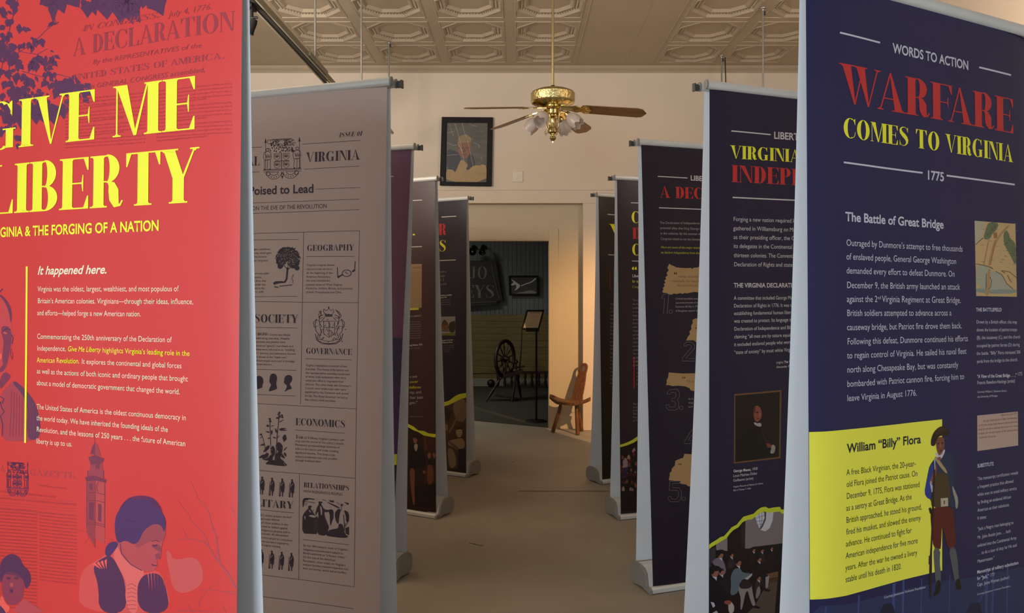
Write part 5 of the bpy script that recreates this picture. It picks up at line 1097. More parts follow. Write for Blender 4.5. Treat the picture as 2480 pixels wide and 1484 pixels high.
for i in range(8): s.text(('A c', 'in a', 'wh', 'wa', 'of')[i % 5], 1541, 868+i*9, 1549, 868+i*9, 4, T4, 4)
for i in range(6): s.text(('The F', 'from', 'in W')[i % 3], 1533, 980+i*8, 1546, 980+i*8, 4.6, T4, 4)
z = Zm(1400, 740, 2.97)
s.poly(zp(z, [(285, 1010), (300, 1018), (360, 1003), (400, 985), (440, 955), (470, 940), (470, 1480), (285, 1480)]), ink('1a1012'), 1)
s.poly(zp(z, [(285, 1000), (320, 995), (360, 980), (395, 962), (430, 938), (470, 920), (470, 945), (430, 965), (400, 985), (350, 1005), (300, 1018), (285, 1018)]), TY, 4)
r = random.Random(9)
for k in range(46):
    x, y = r.uniform(300, 450), r.uniform(1010, 1330); w_ = r.uniform(8, 20); c_ = r.choice(('6e3a2a', '7a4434', '8a6a5a', '4a2020', '6a2018', '2e2a4a', '9a8478', '3a1a16'))
    if y < 1000+(450-x)*.2: continue
    s.poly(zp(z, [(x-w_*.5, y+w_), (x-w_*.5, y), (x, y-w_*.8), (x+w_*.5, y), (x+w_*.5, y+w_)]), ink(c_), 2+.1*(k % 10))
s.poly(zp(z, [(320, 1120), (340, 1090), (358, 1120), (355, 1160), (325, 1165)]), ink('948086'), 4); s.poly(zp(z, [(318, 1165), (360, 1160), (350, 1240), (322, 1240)]), ink('2a2848'), 4); s.poly(zp(z, [(300, 1210), (450, 1205), (450, 1225), (300, 1228)]), ink('3c1a12'), 4)

# --- R5
s = S['R5']; z = Zm(1400, 300, 3.225)
s.line(zp(z, [(230, 706), (310, 711)]), 1.8, T2, 4); s.line(zp(z, [(235, 1021), (310, 1025)]), 1.8, T2, 4); s.text('V', 1475, 572, 1506, 573, 30, YEL, 4, 'd')
s.line(zp(z, [(248, 1150), (248, 1300)]), 1.4, ink('7a2420'), 4)
fr = ['The', 'A sm', 'of th', 'with', 'Willi', 'the c', 'gove', 'from']
for i in range(6): s.text(fr[i], 1486, 656+i*9, 1492+i*.1, 656+i*9, 4, T4, 4)
for i in range(22): s.text(fr[i % 8], 1478-i*.02, 738+i*9.1, 1490, 739+i*9.1, 4.2, T4, 4)

# --- L3
s = S['L3']
s.line([(930, 427.5), (953, 427)], 2, T2, 4)
s.poly([(720, 812), (962, 818), (990, 818), (985, 932), (700, 940)], ink('33284a'), 1); s.poly([(700, 935), (985, 930), (975, 1102), (700, 1105)], ink('3a2452'), 1)
s.poly([(700, 1090), (940, 1101), (985, 1101), (982, 1127), (940, 1126), (700, 1115)], TY, 2); s.poly([(700, 1122), (982, 1126), (975, 1400), (700, 1430)], ink('231a20'), 1); s.poly([(700, 1180), (978, 1165), (975, 1230), (700, 1250)], ink('4a4450'), 2)

# --- L4
s = S['L4']; z = Zm(940, 320, 3.3727); TB = ink('9c8468')
s.line(zp(z, [(203, 558), (278, 553.5)]), 2, T2, 4); s.line(zp(z, [(160, 938), (276, 934)]), 2, T2, 4)
s.text('.', 998.7, 570, 1004.6, 570, 20, YEL, 4, 'd')
s.poly(zp(z, [(150, 1079), (275, 1075), (273, 1433), (150, 1438)]), TB, 1); s.poly(zp(z, [(150, 1437), (250, 1434), (250, 1450), (150, 1454)]), TY, 2)
s.text('IN CONGRESS', 985, 651, 1020, 649.5, 5, ST, 3, 'b')
for i in range(26): s.text('when in the course of human events', 984, 660+i*3.55, 1019.5, 658.6+i*3.55, 2.2, ST, 3)
z = Zm(940, 740, 2.75)
s.text('DOCUMENT', 985, 768, 1021, 766.6, 4, T4, 3, 'b')
for i in range(8): s.text(('printed in the colony', 'the declaration was', 'read aloud to crowd')[i % 3], 985, 781+i*5.6, 1018+(i % 3), 780+i*5.5, 3, T4, 3)
s.text('Young Nation, 1776', 986, 838, 1023, 836, 4, T2, 3, 'b'); s.text('oil on canvas', 988, 845, 1016, 843.5, 3, T4, 3)
for t, x0, y0, x1, y1, m_ in [('t we', 145, 481, 193, 478, T2), ('ower', 143, 516, 200, 513, YEL), ('defense', 138, 552, 219, 550, YEL), ('rty, and', 142, 586, 222, 583, T2), ('her just', 147, 620, 233, 618, T2), ('ges.”', 142, 655, 197, 652, T2)]:
    (a, b_), (c_, d_) = z(x0, y0), z(x1, y1); s.text(t, a, b_, c_, d_, 6.5, ink('9a9292') if m_ is T2 else ink('a8a028'), 4, 'b')
s.line(zp(z, [(140, 738), (230, 738)]), .8, T4, 3)
s.poly(zp(z, [(60, 770), (140, 800), (200, 835), (250, 855), (318, 878), (345, 890), (345, 1375), (60, 1375)]), ink('2a1410'), 1)
s.poly(zp(z, [(60, 755), (140, 790), (170, 805), (200, 830), (240, 835), (270, 850), (318, 855), (345, 862), (345, 890), (318, 878), (270, 870), (240, 865), (200, 840), (170, 830), (140, 812), (60, 780)]), TY, 4)
def G(st, z, items):
    st.sm = 2
    for c_, lay, pts in items: st.poly(zp(z, pts), ink(c_), lay)
G(s, z, [('3c1c14', 1.5, [(230, 860), (320, 890), (320, 1180), (240, 1180)]), ('120c0c', 2, [(142, 1080), (145, 980), (165, 930), (180, 920), (230, 940), (250, 1000), (255, 1090), (180, 1085)]), ('8a5a44', 3, [(165, 890), (172, 868), (190, 866), (196, 890), (190, 918), (172, 915)]), ('22140e', 3.5, [(160, 880), (166, 862), (188, 860), (200, 875), (200, 905), (192, 885), (170, 878)]),
         ('a49284', 3.2, [(170, 930), (190, 915), (200, 935), (188, 975), (178, 960)]), ('7a4a30', 2, [(142, 1080), (180, 1085), (175, 1200), (180, 1320), (165, 1330), (150, 1200)]), ('6a3a26', 2, [(262, 1050), (300, 1060), (305, 1180), (270, 1200), (258, 1150)]), ('8a5440', 3, [(262, 990), (275, 975), (288, 990), (280, 1020), (266, 1018)]), ('8a5440', 3, [(296, 985), (310, 978), (316, 1000), (306, 1020)]),
         ('1a100e', 2.5, [(262, 1020), (315, 1015), (318, 1060), (268, 1060)]), ('5a2c1c', 2, [(238, 880), (255, 875), (260, 960), (245, 970)]), ('7c4636', 3, [(232, 1095), (250, 1100), (246, 1120), (232, 1115)]), ('1a0c0a', 1.6, [(150, 1200), (320, 1190), (320, 1340), (150, 1340)])])

# --- L5
s = S['L5']; z = Zm(940, 320, 3.3727)
s.line(zp(z, [(436, 693), (556, 686)]), 2, T2, 4); s.line(zp(z, [(400, 1049), (553, 1043)]), 2, T2, 4)
s.text('R', 1062, 569, 1080, 568.6, 27, RD, 4, 'd'); s.text('S', 1063, 609, 1080, 608.4, 27, YEL, 4, 'd')
for i, (t, x1) in enumerate([('people in', 1081.5), ('forge', 1078), ('2, b', 1076), ('ng with', 1081.5), ('t', 1068.5)]): s.text(t, 1064.5, 660+i*10, x1, 659.5+i*10, 4.8, T4, 4)
s.text('Yorktown campaigns,', 1066, 717, 1095, 715, 3.6, T2, 4, 'b'); s.text('autumn 1781', 1066, 722, 1082, 721, 3.2, T2, 4, 'b')
for i in range(3): s.text('courtesy of the museum', 1066, 728+i*5.4, 1092, 726.8+i*5.4, 2.6, T4, 4)
z = Zm(940, 740, 2.75)
s.poly(zp(z, [(330, 73), (448, 72), (447, 200), (330, 198)]), ink('8f8a86'), 1)
G(s, z, [('4c3420', 2, [(352, 130), (374, 82), (404, 125), (404, 165), (352, 160)]), ('2c2a1c', 2.2, [(404, 118), (420, 108), (435, 105), (447, 98), (447, 180), (404, 178)]), ('6a4a30', 3, [(352, 128), (400, 128), (402, 162), (352, 160)]), ('6f6a2a', 3, [(340, 186), (447, 180), (447, 200), (340, 198)]), ('3c2c1c', 4, [(345, 165), (404, 165), (404, 172), (345, 170)])])
s.text('Replica of a hut and', 1070, 826, 1097, 824, 3.4, T2, 4, 'b'); s.text('National Park', 1070, 831, 1096, 830, 3.4, T2, 4, 'b')
for i in range(4): s.text('courtesy of the park', 1070, 838+i*5, 1100 if i < 2 else 1090, 836.5+i*5, 2.4, T4, 4)
s.poly(zp(z, [(350, 670), (375, 668), (430, 640), (470, 620), (530, 612), (560, 606), (560, 1150), (350, 1150)]), ink('4c3524'), 1)
s.poly(zp(z, [(350, 655), (372, 642), (410, 632), (440, 605), (470, 590), (500, 583), (560, 580), (560, 605), (520, 612), (480, 622), (440, 645), (400, 662), (372, 670), (350, 675)]), TY, 4)
G(s, z, [('7a6450', 2, [(430, 650), (470, 625), (520, 618), (522, 760), (480, 780), (440, 740)]), ('a08468', 3, [(450, 850), (456, 815), (480, 805), (496, 825), (492, 870), (465, 880)]), ('2e2018', 3.5, [(448, 830), (458, 808), (488, 806), (498, 830), (480, 820), (460, 825)]), ('94785c', 3, [(400, 900), (440, 890), (490, 880), (510, 900), (512, 950), (460, 955), (400, 930)]), ('6b5240', 4, [(395, 905), (410, 900), (470, 945), (455, 965)]),
         ('2c2230', 3, [(470, 955), (515, 950), (520, 1090), (465, 1100)]), ('8a6e54', 3, [(395, 940), (440, 960), (460, 1060), (420, 1090), (400, 1040)]), ('7a5c44', 4, [(490, 670), (502, 672), (440, 800), (410, 850), (400, 840), (430, 790)]), ('5c4634', 3, [(380, 770), (400, 790), (395, 880), (385, 860)]), ('8c7058', 3.5, [(380, 790), (398, 795), (396, 830), (382, 830)]), ('201410', 2.5, [(395, 1090), (520, 1085), (522, 1120), (395, 1118)]), ('332418', 1.5, [(372, 670), (430, 700), (400, 770), (378, 740)])])
# ---------------------------------------------------------------- things in the room
def flat_text(b, txt, G, org, ex, ey, width, cap, m_, lift):
    """lettering on a flat board: org + ex*x + ey*y"""
    adv = 0; pl = []
    for ch in txt: g = G(ch); pl.append((adv, g)); adv += g[2]
    k = width/adv; org, ex, ey, lift = Vector(org), Vector(ex), Vector(ey), Vector(lift)
    n = 0
    for a, (gv, gf, _) in pl:
        n += 1; gf = [f if (gv[f[1]][0]-gv[f[0]][0])*(gv[f[2]][1]-gv[f[0]][1])-(gv[f[2]][0]-gv[f[0]][0])*(gv[f[1]][1]-gv[f[0]][1]) > 0 else f[::-1] for f in gf]
        for fi, f in enumerate(gf): b.add([org+ex*((a+gv[i][0])*k)+ey*(gv[i][1]*cap)+lift*(1+.03*fi) for i in f], [(0, 1, 2)], m_)
def fpoly(b, pts, Y, m_):
    """thin print element given by photo pixels on a picture at depth Y"""
    if len(pts) > 6:
        q = []
        for i in range(len(pts)):
            (x0, y0), (x1, y1) = pts[i], pts[(i+1) % len(pts)]; q += [(x0*.75+x1*.25, y0*.75+y1*.25), (x0*.25+x1*.75, y0*.25+y1*.75)]
        pts = q
    v = [px2(x, y, Y) for x, y in pts]; b.add(v, [tuple(t) for t in tessellate_polygon([v])], m_)
def fline(b, pts, w_, Y, m_):
    v = []
    for i, (x, y) in enumerate(pts):
        a, c = pts[max(i-1, 0)], pts[min(i+1, len(pts)-1)]; t = Vector((c[0]-a[0], c[1]-a[1])).normalized()
        v += [px2(x-t.y*w_/2, y+t.x*w_/2, Y), px2(x+t.y*w_/2, y-t.x*w_/2, Y)]
    b.add(v, [(2*i, 2*i+1, 2*i+3, 2*i+2) for i in range(len(pts)-1)], m_)

# framed portrait standing on the ledge
root = empty('framed_portrait', px2(1130, 451, WY-.02), label='large black-framed portrait of a man, wrapped in clear plastic, on the end wall', cat='picture')
def under(o, root_):
    o.data.transform(Matrix.Translation(root_.location).inverted()); o.parent = root_; return o
yf = WY-.045
fo = [(1070, 283), (1194, 284), (1191, 451), (1065, 449)]; fi = [(1082, 297), (1181, 297.5), (1178, 441), (1079, 440)]
b = MB(); v = [px2(x, y, yf) for x, y in fo]+[px2(x, y, yf) for x, y in fi]+[px2(x, y, yf+.035) for x, y in fo]+[px2(x, y, yf+.02) for x, y in fi]
b.add(v, [(0, 1, 5, 4), (1, 2, 6, 5), (2, 3, 7, 6), (3, 0, 4, 7), (8, 9, 1, 0), (9, 10, 2, 1), (10, 11, 3, 2), (11, 8, 0, 3), (4, 5, 13, 12), (5, 6, 14, 13), (6, 7, 15, 14), (7, 4, 12, 15), (11, 10, 9, 8)], M['frame'])
under(b.build('picture_frame', bevel=.004), root)
b = MB(); fpoly(b, [(1078, 295), (1182, 295), (1182, 444), (1078, 444)], yf+.018, mat('portrait_ground', '5c574c', .5, noise=.25, nscale=9, stretch=(.6, 1, 3)))
Yp = yf+.0165
fpoly(b, [(1080, 411), (1092, 409), (1103, 412), (1110, 400), (1117, 385), (1128, 393), (1134, 400), (1138, 404), (1150, 400), (1163, 401), (1168, 397), (1179, 402), (1179, 441), (1080, 441)], Yp, mat('portrait_canvas', 'a98d62', .6, noise=.12, nscale=12))
Yp -= .001; fpoly(b, [(1080, 360), (1108, 366), (1117, 384), (1110, 400), (1104, 414), (1102, 418), (1098, 411), (1080, 409)], Yp, mat('portrait_coat', '35343a', .5)); fpoly(b, [(1130, 392), (1136, 372), (1146, 376), (1152, 400), (1141, 405), (1134, 412), (1128, 410), (1134, 400)], Yp, MATS['portrait_coat'])
Yp -= .001; fpoly(b, [(1108, 344), (1110, 332), (1120, 326), (1130, 325), (1140, 332), (1142, 346), (1138, 372), (1132, 382), (1122, 384), (1112, 376), (1108, 360)], Yp, mat('portrait_flesh', '82583c', .5))
Yp -= .001; fpoly(b, [(1108, 348), (1110, 333), (1120, 326), (1132, 325), (1142, 336), (1139, 346), (1126, 345), (1114, 347)], Yp, mat('portrait_hair', '8c7452', .5)); fpoly(b, [(1108, 356), (1124, 356), (1124, 360), (1109, 360)], Yp-.0003, mat('portrait_shade', '6e4632', .5))
fpoly(b, [(1127, 356), (1138, 356), (1137, 360), (1127, 360)], Yp-.0003, MATS['portrait_shade']); fpoly(b, [(1122, 360), (1126, 360), (1128, 368), (1121, 368)], Yp-.0003, MATS['portrait_shade']); fpoly(b, [(1118, 373), (1130, 373), (1128, 376), (1120, 376)], Yp-.0003, MATS['portrait_shade'])
under(b.build('portrait_canvas'), root)
b = MB(); pk = mat('wrap_glint_strip', 'b0aca2', .25, spec=.8); r = random.Random(8)  # pale strips painted in as glints on the clear wrap
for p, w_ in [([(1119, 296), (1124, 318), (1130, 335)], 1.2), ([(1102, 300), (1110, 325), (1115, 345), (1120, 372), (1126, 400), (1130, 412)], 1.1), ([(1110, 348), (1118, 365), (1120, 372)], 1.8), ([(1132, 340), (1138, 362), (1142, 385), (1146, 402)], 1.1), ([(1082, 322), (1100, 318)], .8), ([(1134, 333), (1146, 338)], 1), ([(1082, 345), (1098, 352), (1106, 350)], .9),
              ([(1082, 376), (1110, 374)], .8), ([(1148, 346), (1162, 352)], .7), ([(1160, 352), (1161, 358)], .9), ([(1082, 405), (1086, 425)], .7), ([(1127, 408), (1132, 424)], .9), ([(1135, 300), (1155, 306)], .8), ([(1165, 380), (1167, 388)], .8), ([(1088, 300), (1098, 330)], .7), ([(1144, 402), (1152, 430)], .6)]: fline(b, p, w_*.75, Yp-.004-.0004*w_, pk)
under(b.build('wrap_glints'), root)

# ceiling fan with four blades and a light kit
FX, FY = .248, 5.70
fan = empty('ceiling_fan', (FX, FY, CEIL), label='brass ceiling fan with wooden blades and frosted glass light shades', cat='ceiling fan')
def fb(b, name, smooth=True, parent=None, **k):
    o = b.build(name, parent=parent or fan, smooth=smooth, **k); return o
D_ = lambda z_: z_-CEIL
b = MB(); b.tube([(0, 0, D_(2.90)), (0, 0, 0)], .0095, M['brass'], 14); b.lathe([(.0, 0), (.07, 0), (.065, -.03), (.03, -.06), (.01, -.065)], M['brass']); fb(b, 'down_rod')
b = MB(); b.lathe([(0, .03), (.013, .028), (.016, .014), (.014, 0), (0, 0)], M['black'], c=(0, 0, D_(2.888)), n=20); fb(b, 'rod_collar')
b = MB(); b.lathe([(.0, 2.893), (.05, 2.892), (.11, 2.884), (.148, 2.868), (.156, 2.858)], M['brass'], c=(0, 0, -CEIL), n=48); b.lathe([(.156, 2.858), (.158, 2.856), (.158, 2.80), (.156, 2.797)], M['brass_pat'], c=(0, 0, -CEIL), n=48); b.lathe([(.156, 2.797), (.150, 2.785), (.11, 2.768), (.05, 2.762), (0, 2.762)], M['brass'], c=(0, 0, -CEIL), n=48)
fb(b, 'motor_housing')
b = MB(); b.lathe([(0, 2.762), (.048, 2.762), (.052, 2.748), (.038, 2.742), (.036, 2.715), (.046, 2.705), (.048, 2.690), (.036, 2.684), (.020, 2.68), (.016, 2.665), (.014, 2.63), (.018, 2.615), (.030, 2.612), (.038, 2.598), (.037, 2.582), (.022, 2.570), (.010, 2.562), (.012, 2.556), (.022, 2.548), (.024, 2.536), (.016, 2.524), (.007, 2.518), (.006, 2.505), (0, 2.502)], M['brass'], c=(0, 0, -CEIL), n=32)
for k in range(8): a = k*.785; b.box((.04*math.cos(a), .04*math.sin(a), D_(2.728)), (.008, .012, .03), M['brass'], Matrix.Rotation(a, 3, 'Z'))
lk = fb(b, 'light_fitter')
def blade_iron():
    b = MB(); pts = [(.13, -.03), (.17, -.045), (.20, -.03), (.225, -.055), (.255, -.05), (.275, 0), (.255, .05), (.225, .055), (.20, .03), (.17, .045), (.13, .03), (.06, .022), (.06, -.022)]
    b.prism(pts, -.004, .004, M['brass'], axes='xy')
    for p in ((.235, .03), (.235, -.03), (.25, 0)): b.lathe([(0, -.009), (.006, -.008), (.007, -.004)], M['brass'], c=(p[0], p[1], 0), n=10)
    return b
def blade():
    b = MB(); pts = [(.21, -.052), (.24, -.058), (.60, -.066), (.635, -.055), (.665, 0), (.635, .055), (.60, .066), (.24, .058), (.21, .052)]
    b.prism(pts, 0, .006, M['blade'], axes='xy'); return b
for phi in (200, 132, 64, -6):
    rot = Matrix.Rotation(R(phi), 4, 'Z') @ Matrix.Translation((0, 0, D_(2.758))) @ Matrix.Rotation(R(5.2), 4, 'Y') @ Matrix.Rotation(R(-15), 4, 'X')
    o = fb(blade(), 'fan_blade', False, bevel=.0015); o.data.transform(rot)
    o2 = blade_iron().build('blade_iron', parent=o); o2.data.transform(rot)
for k, a in enumerate((240, 330, 150, 60)):
    a = R(a); c_, s_ = math.cos(a), math.sin(a); W3 = lambda r_, z_: Vector((r_*c_, r_*s_, D_(z_)))
    b = MB(); b.tube([W3(.030, 2.60), W3(.046, 2.615), W3(.050, 2.645), W3(.046, 2.68), W3(.052, 2.705), W3(.075, 2.718), W3(.098, 2.712), W3(.112, 2.700)], [.005, .006, .006, .006, .006, .006, .006, .007], M['brass'], 10)
    b.tube([W3(.030, 2.585), W3(.055, 2.572), W3(.068, 2.582), W3(.062, 2.596)], .0022, M['brass'], 8); arm = fb(b, 'light_arm')
    ax = Vector((c_*.74, s_*.74, -.67)).normalized(); q = Vector((0, 0, -1)).rotation_difference(ax).to_matrix()
    b = MB(); b.lathe([(0, .012), (.020, .010), (.024, 0), (.024, -.016), (.019, -.018)], M['brass'], c=W3(.114, 2.698), n=20, mtx=q); b.build('shade_holder', parent=arm, smooth=True)
    def wv(i, an, r_, z_):
        t = i/8.0; return r_*(1+.035*t*math.cos(an*6)), z_+(.010*t*math.cos(an*6) if i > 4 else 0)
    prof = [(.020, -.010), (.030, -.022), (.042, -.042), (.049, -.062), (.051, -.080), (.050, -.096), (.047, -.108), (.046, -.116), (.047, -.122)]
    b = MB(); b.lathe(prof, M['glass'], c=W3(.114, 2.698), n=36, mtx=q, wave=wv); b.lathe([(r_-.002, z_) for r_, z_ in prof], M['glass'], c=W3(.114, 2.698), n=36, mtx=q, wave=wv); b.build('glass_shade', parent=arm, smooth=True)
for sx in (-1, 1):
    b = MB(); b.tube([(sx*(.045+.006*(k % 3)), -.02, D_(2.600-.008*k)) for k in range(7)], .0016, M['brass'], 6); fb(b, 'pull_chain')

# lighting track hung from the ceiling on rods, and pipes on rods
tm = mat('track_paint', '8b8472', .5); td = mat('track_slot', '2e2a24', .6); rodm = mat('galvanised_rod', '9c9a94', .4, .6)
root = empty('lighting_track', (-1.6, 4.2, 3.21), label='long pale lighting track hanging below the ceiling above the grey banner', cat='track')
b = MB()
for dx in (-.030, .030): b.box((dx, 0, 0), (.012, 5.6, .045), tm)
b.box((0, 0, .016), (.05, 5.6, .012), tm); b.build('track_rail', parent=root)
b = MB(); b.box((-.006, 0, -.004), (.030, 5.58, .02), td); b.build('track_slot', parent=root)
b = MB(); b.box((.045, 2.0, .005), (.02, .55, .03), tm); b.build('track_joiner', parent=root, bevel=.002)
for y in (1.97, -1.0): b = MB(); b.tube([(.028, y, .02), (.028, y, CEIL-3.21)], .0085, rodm, 10); b.build('hanging_rod', parent=root, smooth=True)
b = MB(); b.box((0, 2.62, -.03), (.05, .10, .03), M['brass']); b.build('track_end_clip', parent=root)
hd = empty('track_spotlight', (-1.625, 4.86, 3.185), label='small black spotlight hanging from the lighting track beside the red banner', cat='spotlight')
b = MB(); b.box((0, 0, -.01), (.03, .10, .02), M['black']); b.build('mounting_plate', parent=hd)
b = MB(); b.tube([(0, 0, -.01), (0, 0, -.07)], .01, M['black'], 10); b.tube([(-.035, 0, -.07), (.035, 0, -.07)], .008, M['black'], 8); b.build('bracket', parent=hd)
b = MB(); q = Matrix.Rotation(R(25), 3, 'Y'); b.lathe([(0, .045), (.018, .043), (.024, .02), (.026, -.02), (.032, -.05), (.028, -.05), (.015, -.035), (0, -.035)], M['black'], c=(.0, 0, -.12), n=24, mtx=q); b.build('lamp_head', parent=hd, smooth=True)
hd2 = empty('track_spotlight', (-1.635, 4.60, 3.185), label='second black track spotlight, nearer the camera, half hidden by the red banner edge', cat='spotlight')
for ch in list(hd.children):
    c = ch.copy(); COL.objects.link(c); c.parent = hd2
hd2['group'] = hd['group'] = 'black spotlights on the lighting track'
for (X, y0, y1, lab) in [(-1.2, 6.10, 7.40, 'galvanised pipe on thin ceiling rods behind the grey banner'), (2.006, 6.53, 7.86, 'galvanised pipe on thin ceiling rods behind the VIRGINIA INDEPE banner')]:
    root = empty('hanging_pipe', (X, (y0+y1)/2, 2.95), label=lab, cat='pipe', group='pipes hung from the ceiling')
    b = MB(); b.tube([(0, y0-.2-(y0+y1)/2, 0), (0, y1+.2-(y0+y1)/2, 0)], .014, rodm, 12); b.build('pipe', parent=root, smooth=True)
    for y in (y0, y1):
        b = MB(); b.tube([(0, y-(y0+y1)/2, 0), (0, y-(y0+y1)/2, CEIL-2.95)], .0075, rodm, 10); rd = b.build('hanging_rod', parent=root, smooth=True)
        b = MB(); b.lathe([(0, 0), (.03, 0), (.028, -.006), (.012, -.010), (.009, -.02)], rodm, c=(0, y-(y0+y1)/2, CEIL-2.95), n=16); b.box((.012, y-(y0+y1)/2, CEIL-2.99), (.018, .012, .03), td); b.build('ceiling_hook', parent=rd, smooth=True)
b = MB(); b.tube([(2.035, 7.84, CEIL-.02), (2.045, 7.84, CEIL-.35), (2.05, 7.84, 3.0)], .005, M['black'], 8); tag(b.build('cable', smooth=True), 'short black cable hanging beside the far right ceiling rod', 'cable')

# small three-legged chair
wd = M['wood']; CO = Vector((.535, 8.08, 0)); lv = Vector((.88, -.475, 0)); fv = Vector((-.475, -.88, 0))
ch = empty('three_legged_chair', CO, label='small carved three-legged wooden chair with a pierced narrow back, lit warmly', cat='chair')
CM = Matrix(((lv.x, fv.x, 0), (lv.y, fv.y, 0), (0, 0, 1)))
def warp(b, f):
    b.v = [tuple(CM @ Vector(f(*v))) for v in b.v]; return b
# seat: shield-shaped slab whose two pierced wings curl up
b = MB(); outer = [(-.225, .02), (-.215, .06), (-.17, .085), (-.10, .12), (0, .135), (.10, .12), (.17, .085), (.215, .06), (.225, .02), (.20, -.02), (.15, -.035), (.10, -.06), (.06, -.13), (-.06, -.13), (-.10, -.06), (-.15, -.035), (-.20, -.02)]
grid = []
nx, ny = 40, 14
import bisect
def half_depth(x):
    up_ = [(p[0], p[1]) for p in outer[0:9]]; dn = [(-.225, .02), (-.20, -.02), (-.15, -.035), (-.10, -.06), (-.06, -.13), (.06, -.13), (.10, -.06), (.15, -.035), (.20, -.02), (.225, .02)]
    def it(L, x):
        for i in range(len(L)-1):
            if L[i][0] <= x <= L[i+1][0]: t = (x-L[i][0])/(L[i+1][0]-L[i][0]+1e-9); return L[i][1]*(1-t)+L[i+1][1]*t
        return L[-1][1]
    return it(dn, x), it(up_, x)
vs_ = []; 
curl = lambda x: .315+.55*max(0, abs(x)-.09)**1.5*1.9
for side in (0, 1):
    for i in range(nx+1):
        x = -.225+.45*i/nx; lo, hi = half_depth(x)
        for j in range(ny+1): y = lo+(hi-lo)*j/ny; vs_.append((x, y, curl(x)+(.018 if side == 0 else -.018)*(1 if 0 < j < ny else .7)))
fs = []; n1 = (nx+1)*(ny+1)
hole = lambda i, j: (i in (2, 3, 4) or i in (nx-3, nx-4, nx-5)) and 5 <= j <= 9
for i in range(nx):
    for j in range(ny):
        a = i*(ny+1)+j; q = (a, a+1, a+ny+2, a+ny+1)
        if hole(i, j): continue
        fs += [q, tuple(n1+k for k in q[::-1])]
        for (di, dj, e) in ((-1, 0, (0, 1)), (1, 0, (3, 2)), (0, -1, (0, 3)), (0, 1, (1, 2))):
            ii, jj = i+di, j+dj
            if ii < 0 or jj < 0 or ii >= nx or jj >= ny or hole(ii, jj): fs.append((q[e[0]], q[e[1]], n1+q[e[1]], n1+q[e[0]]))
b.add(vs_, fs, wd); warp(b, lambda x, y, z: (x, y, z)); b.build('seat', parent=ch, smooth=True)
# back: narrow plank with a looped top
b = MB(); bo = [(-.055, 0), (-.056, .08), (-.054, .16), (-.048, .23), (-.043, .265), (-.042, .28), (-.044, .30), (-.045, .325), (-.042, .345), (-.033, .362), (-.018, .373), (0, .377), (.018, .373), (.033, .362), (.042, .345), (.045, .325), (.044, .30), (.042, .28), (.043, .265), (.048, .23), (.054, .16), (.056, .08), (.055, 0)]
hole_ = [(.0+.027*math.cos(R(a)), .322+.036*math.sin(R(a))) for a in range(0, 360, 30)]
tr = tessellate_polygon([[Vector((x, z, 0)) for x, z in bo], [Vector((x, z, 0)) for x, z in hole_]]); al = bo+hole_; n = len(al)
v = [(x+.12*z-.008, -.10-.26*z-t, .32+z) for t in (0, .024) for x, z in al]
fs = [tuple(t) for t in tr]+[tuple(n+k for k in t[::-1]) for t in tr]+[(i, (i+1) % len(bo), n+(i+1) % len(bo), n+i) for i in range(len(bo))]+[(len(bo)+i, len(bo)+(i+1) % 12, n+len(bo)+(i+1) % 12, n+len(bo)+i) for i in range(12)]
b.add(v, fs, wd); warp(b, lambda x, y, z: (x+.02, y, z)); b.build('backrest', parent=ch, bevel=.005)
def gl(p): return Vector(p)-CO
for top, bot in [((.44, 8.115), (.352, 8.125)), ((.585, 8.03), (.597, 7.985)), ((.60, 8.14), (.652, 8.195))]:
    b = MB(); b.tube([gl((top[0], top[1], .305)), gl((top[0]*.5+bot[0]*.5, top[1]*.5+bot[1]*.5, .15)), gl((bot[0], bot[1], .003))], [.016, .019, .021], wd, 12); b.build('leg', parent=ch, smooth=True)

# sign stand just beyond the door
sg = empty('sign_stand', (.2, 8.78, 0), label='thin black sign stand with a tilted paper notice just beyond the door', cat='sign')
b = MB(); b.lathe([(0, .025), (.02, .022), (.11, .014), (.125, .004), (.125, 0), (0, 0)], M['black'], n=32); b.build('base', parent=sg, smooth=True)
b = MB(); b.tube([(0, 0, .01), (0, 0, 1.02)], .011, M['black'], 12); b.tube([(-.115, 0, 1.0), (.03, 0, 1.0)], .008, M['black'], 8); b.build('post', parent=sg, smooth=True)
a_, b_, n_ = Vector((.198, 0, 0)), Vector((.062, .10, .215)), Vector((0, -.9, .42)); o_ = Vector((-.168, -.01, 1.01))
b = MB(); 
def pan(u0, u1, v0, v1, t0, t1, m_):
    vs_ = [o_+a_*u+b_*v_+n_*t for t in (t0, t1) for v_ in (v0, v1) for u in (u0, u1)]
    b.add(vs_, [(0, 1, 3, 2), (4, 6, 7, 5), (0, 4, 5, 1), (1, 5, 7, 3), (3, 7, 6, 2), (2, 6, 4, 0)], m_)
pan(0, 1, 0, 1, 0, .006, M['black'])
for u0, u1, v0, v1 in ((0, 1, 0, .09), (0, 1, .91, 1), (0, .09, .09, .91), (.91, 1, .09, .91)): pan(u0, u1, v0, v1, .006, .014, M['black'])
b.build('sign_frame', parent=sg)
b = MB(); pan(.07, .93, .07, .93, .006, .008, M['paper']); ik = ink('5a4a38')
for i in range(9): pan(.22+.05*(i % 3), .80-.04*(i % 2), .84-i*.075-(.03 if i else 0), .85-i*.075-(.03 if i else 0)+(.02 if i == 0 else 0), .008, .0084, ik)
b.build('paper_notice', parent=sg)

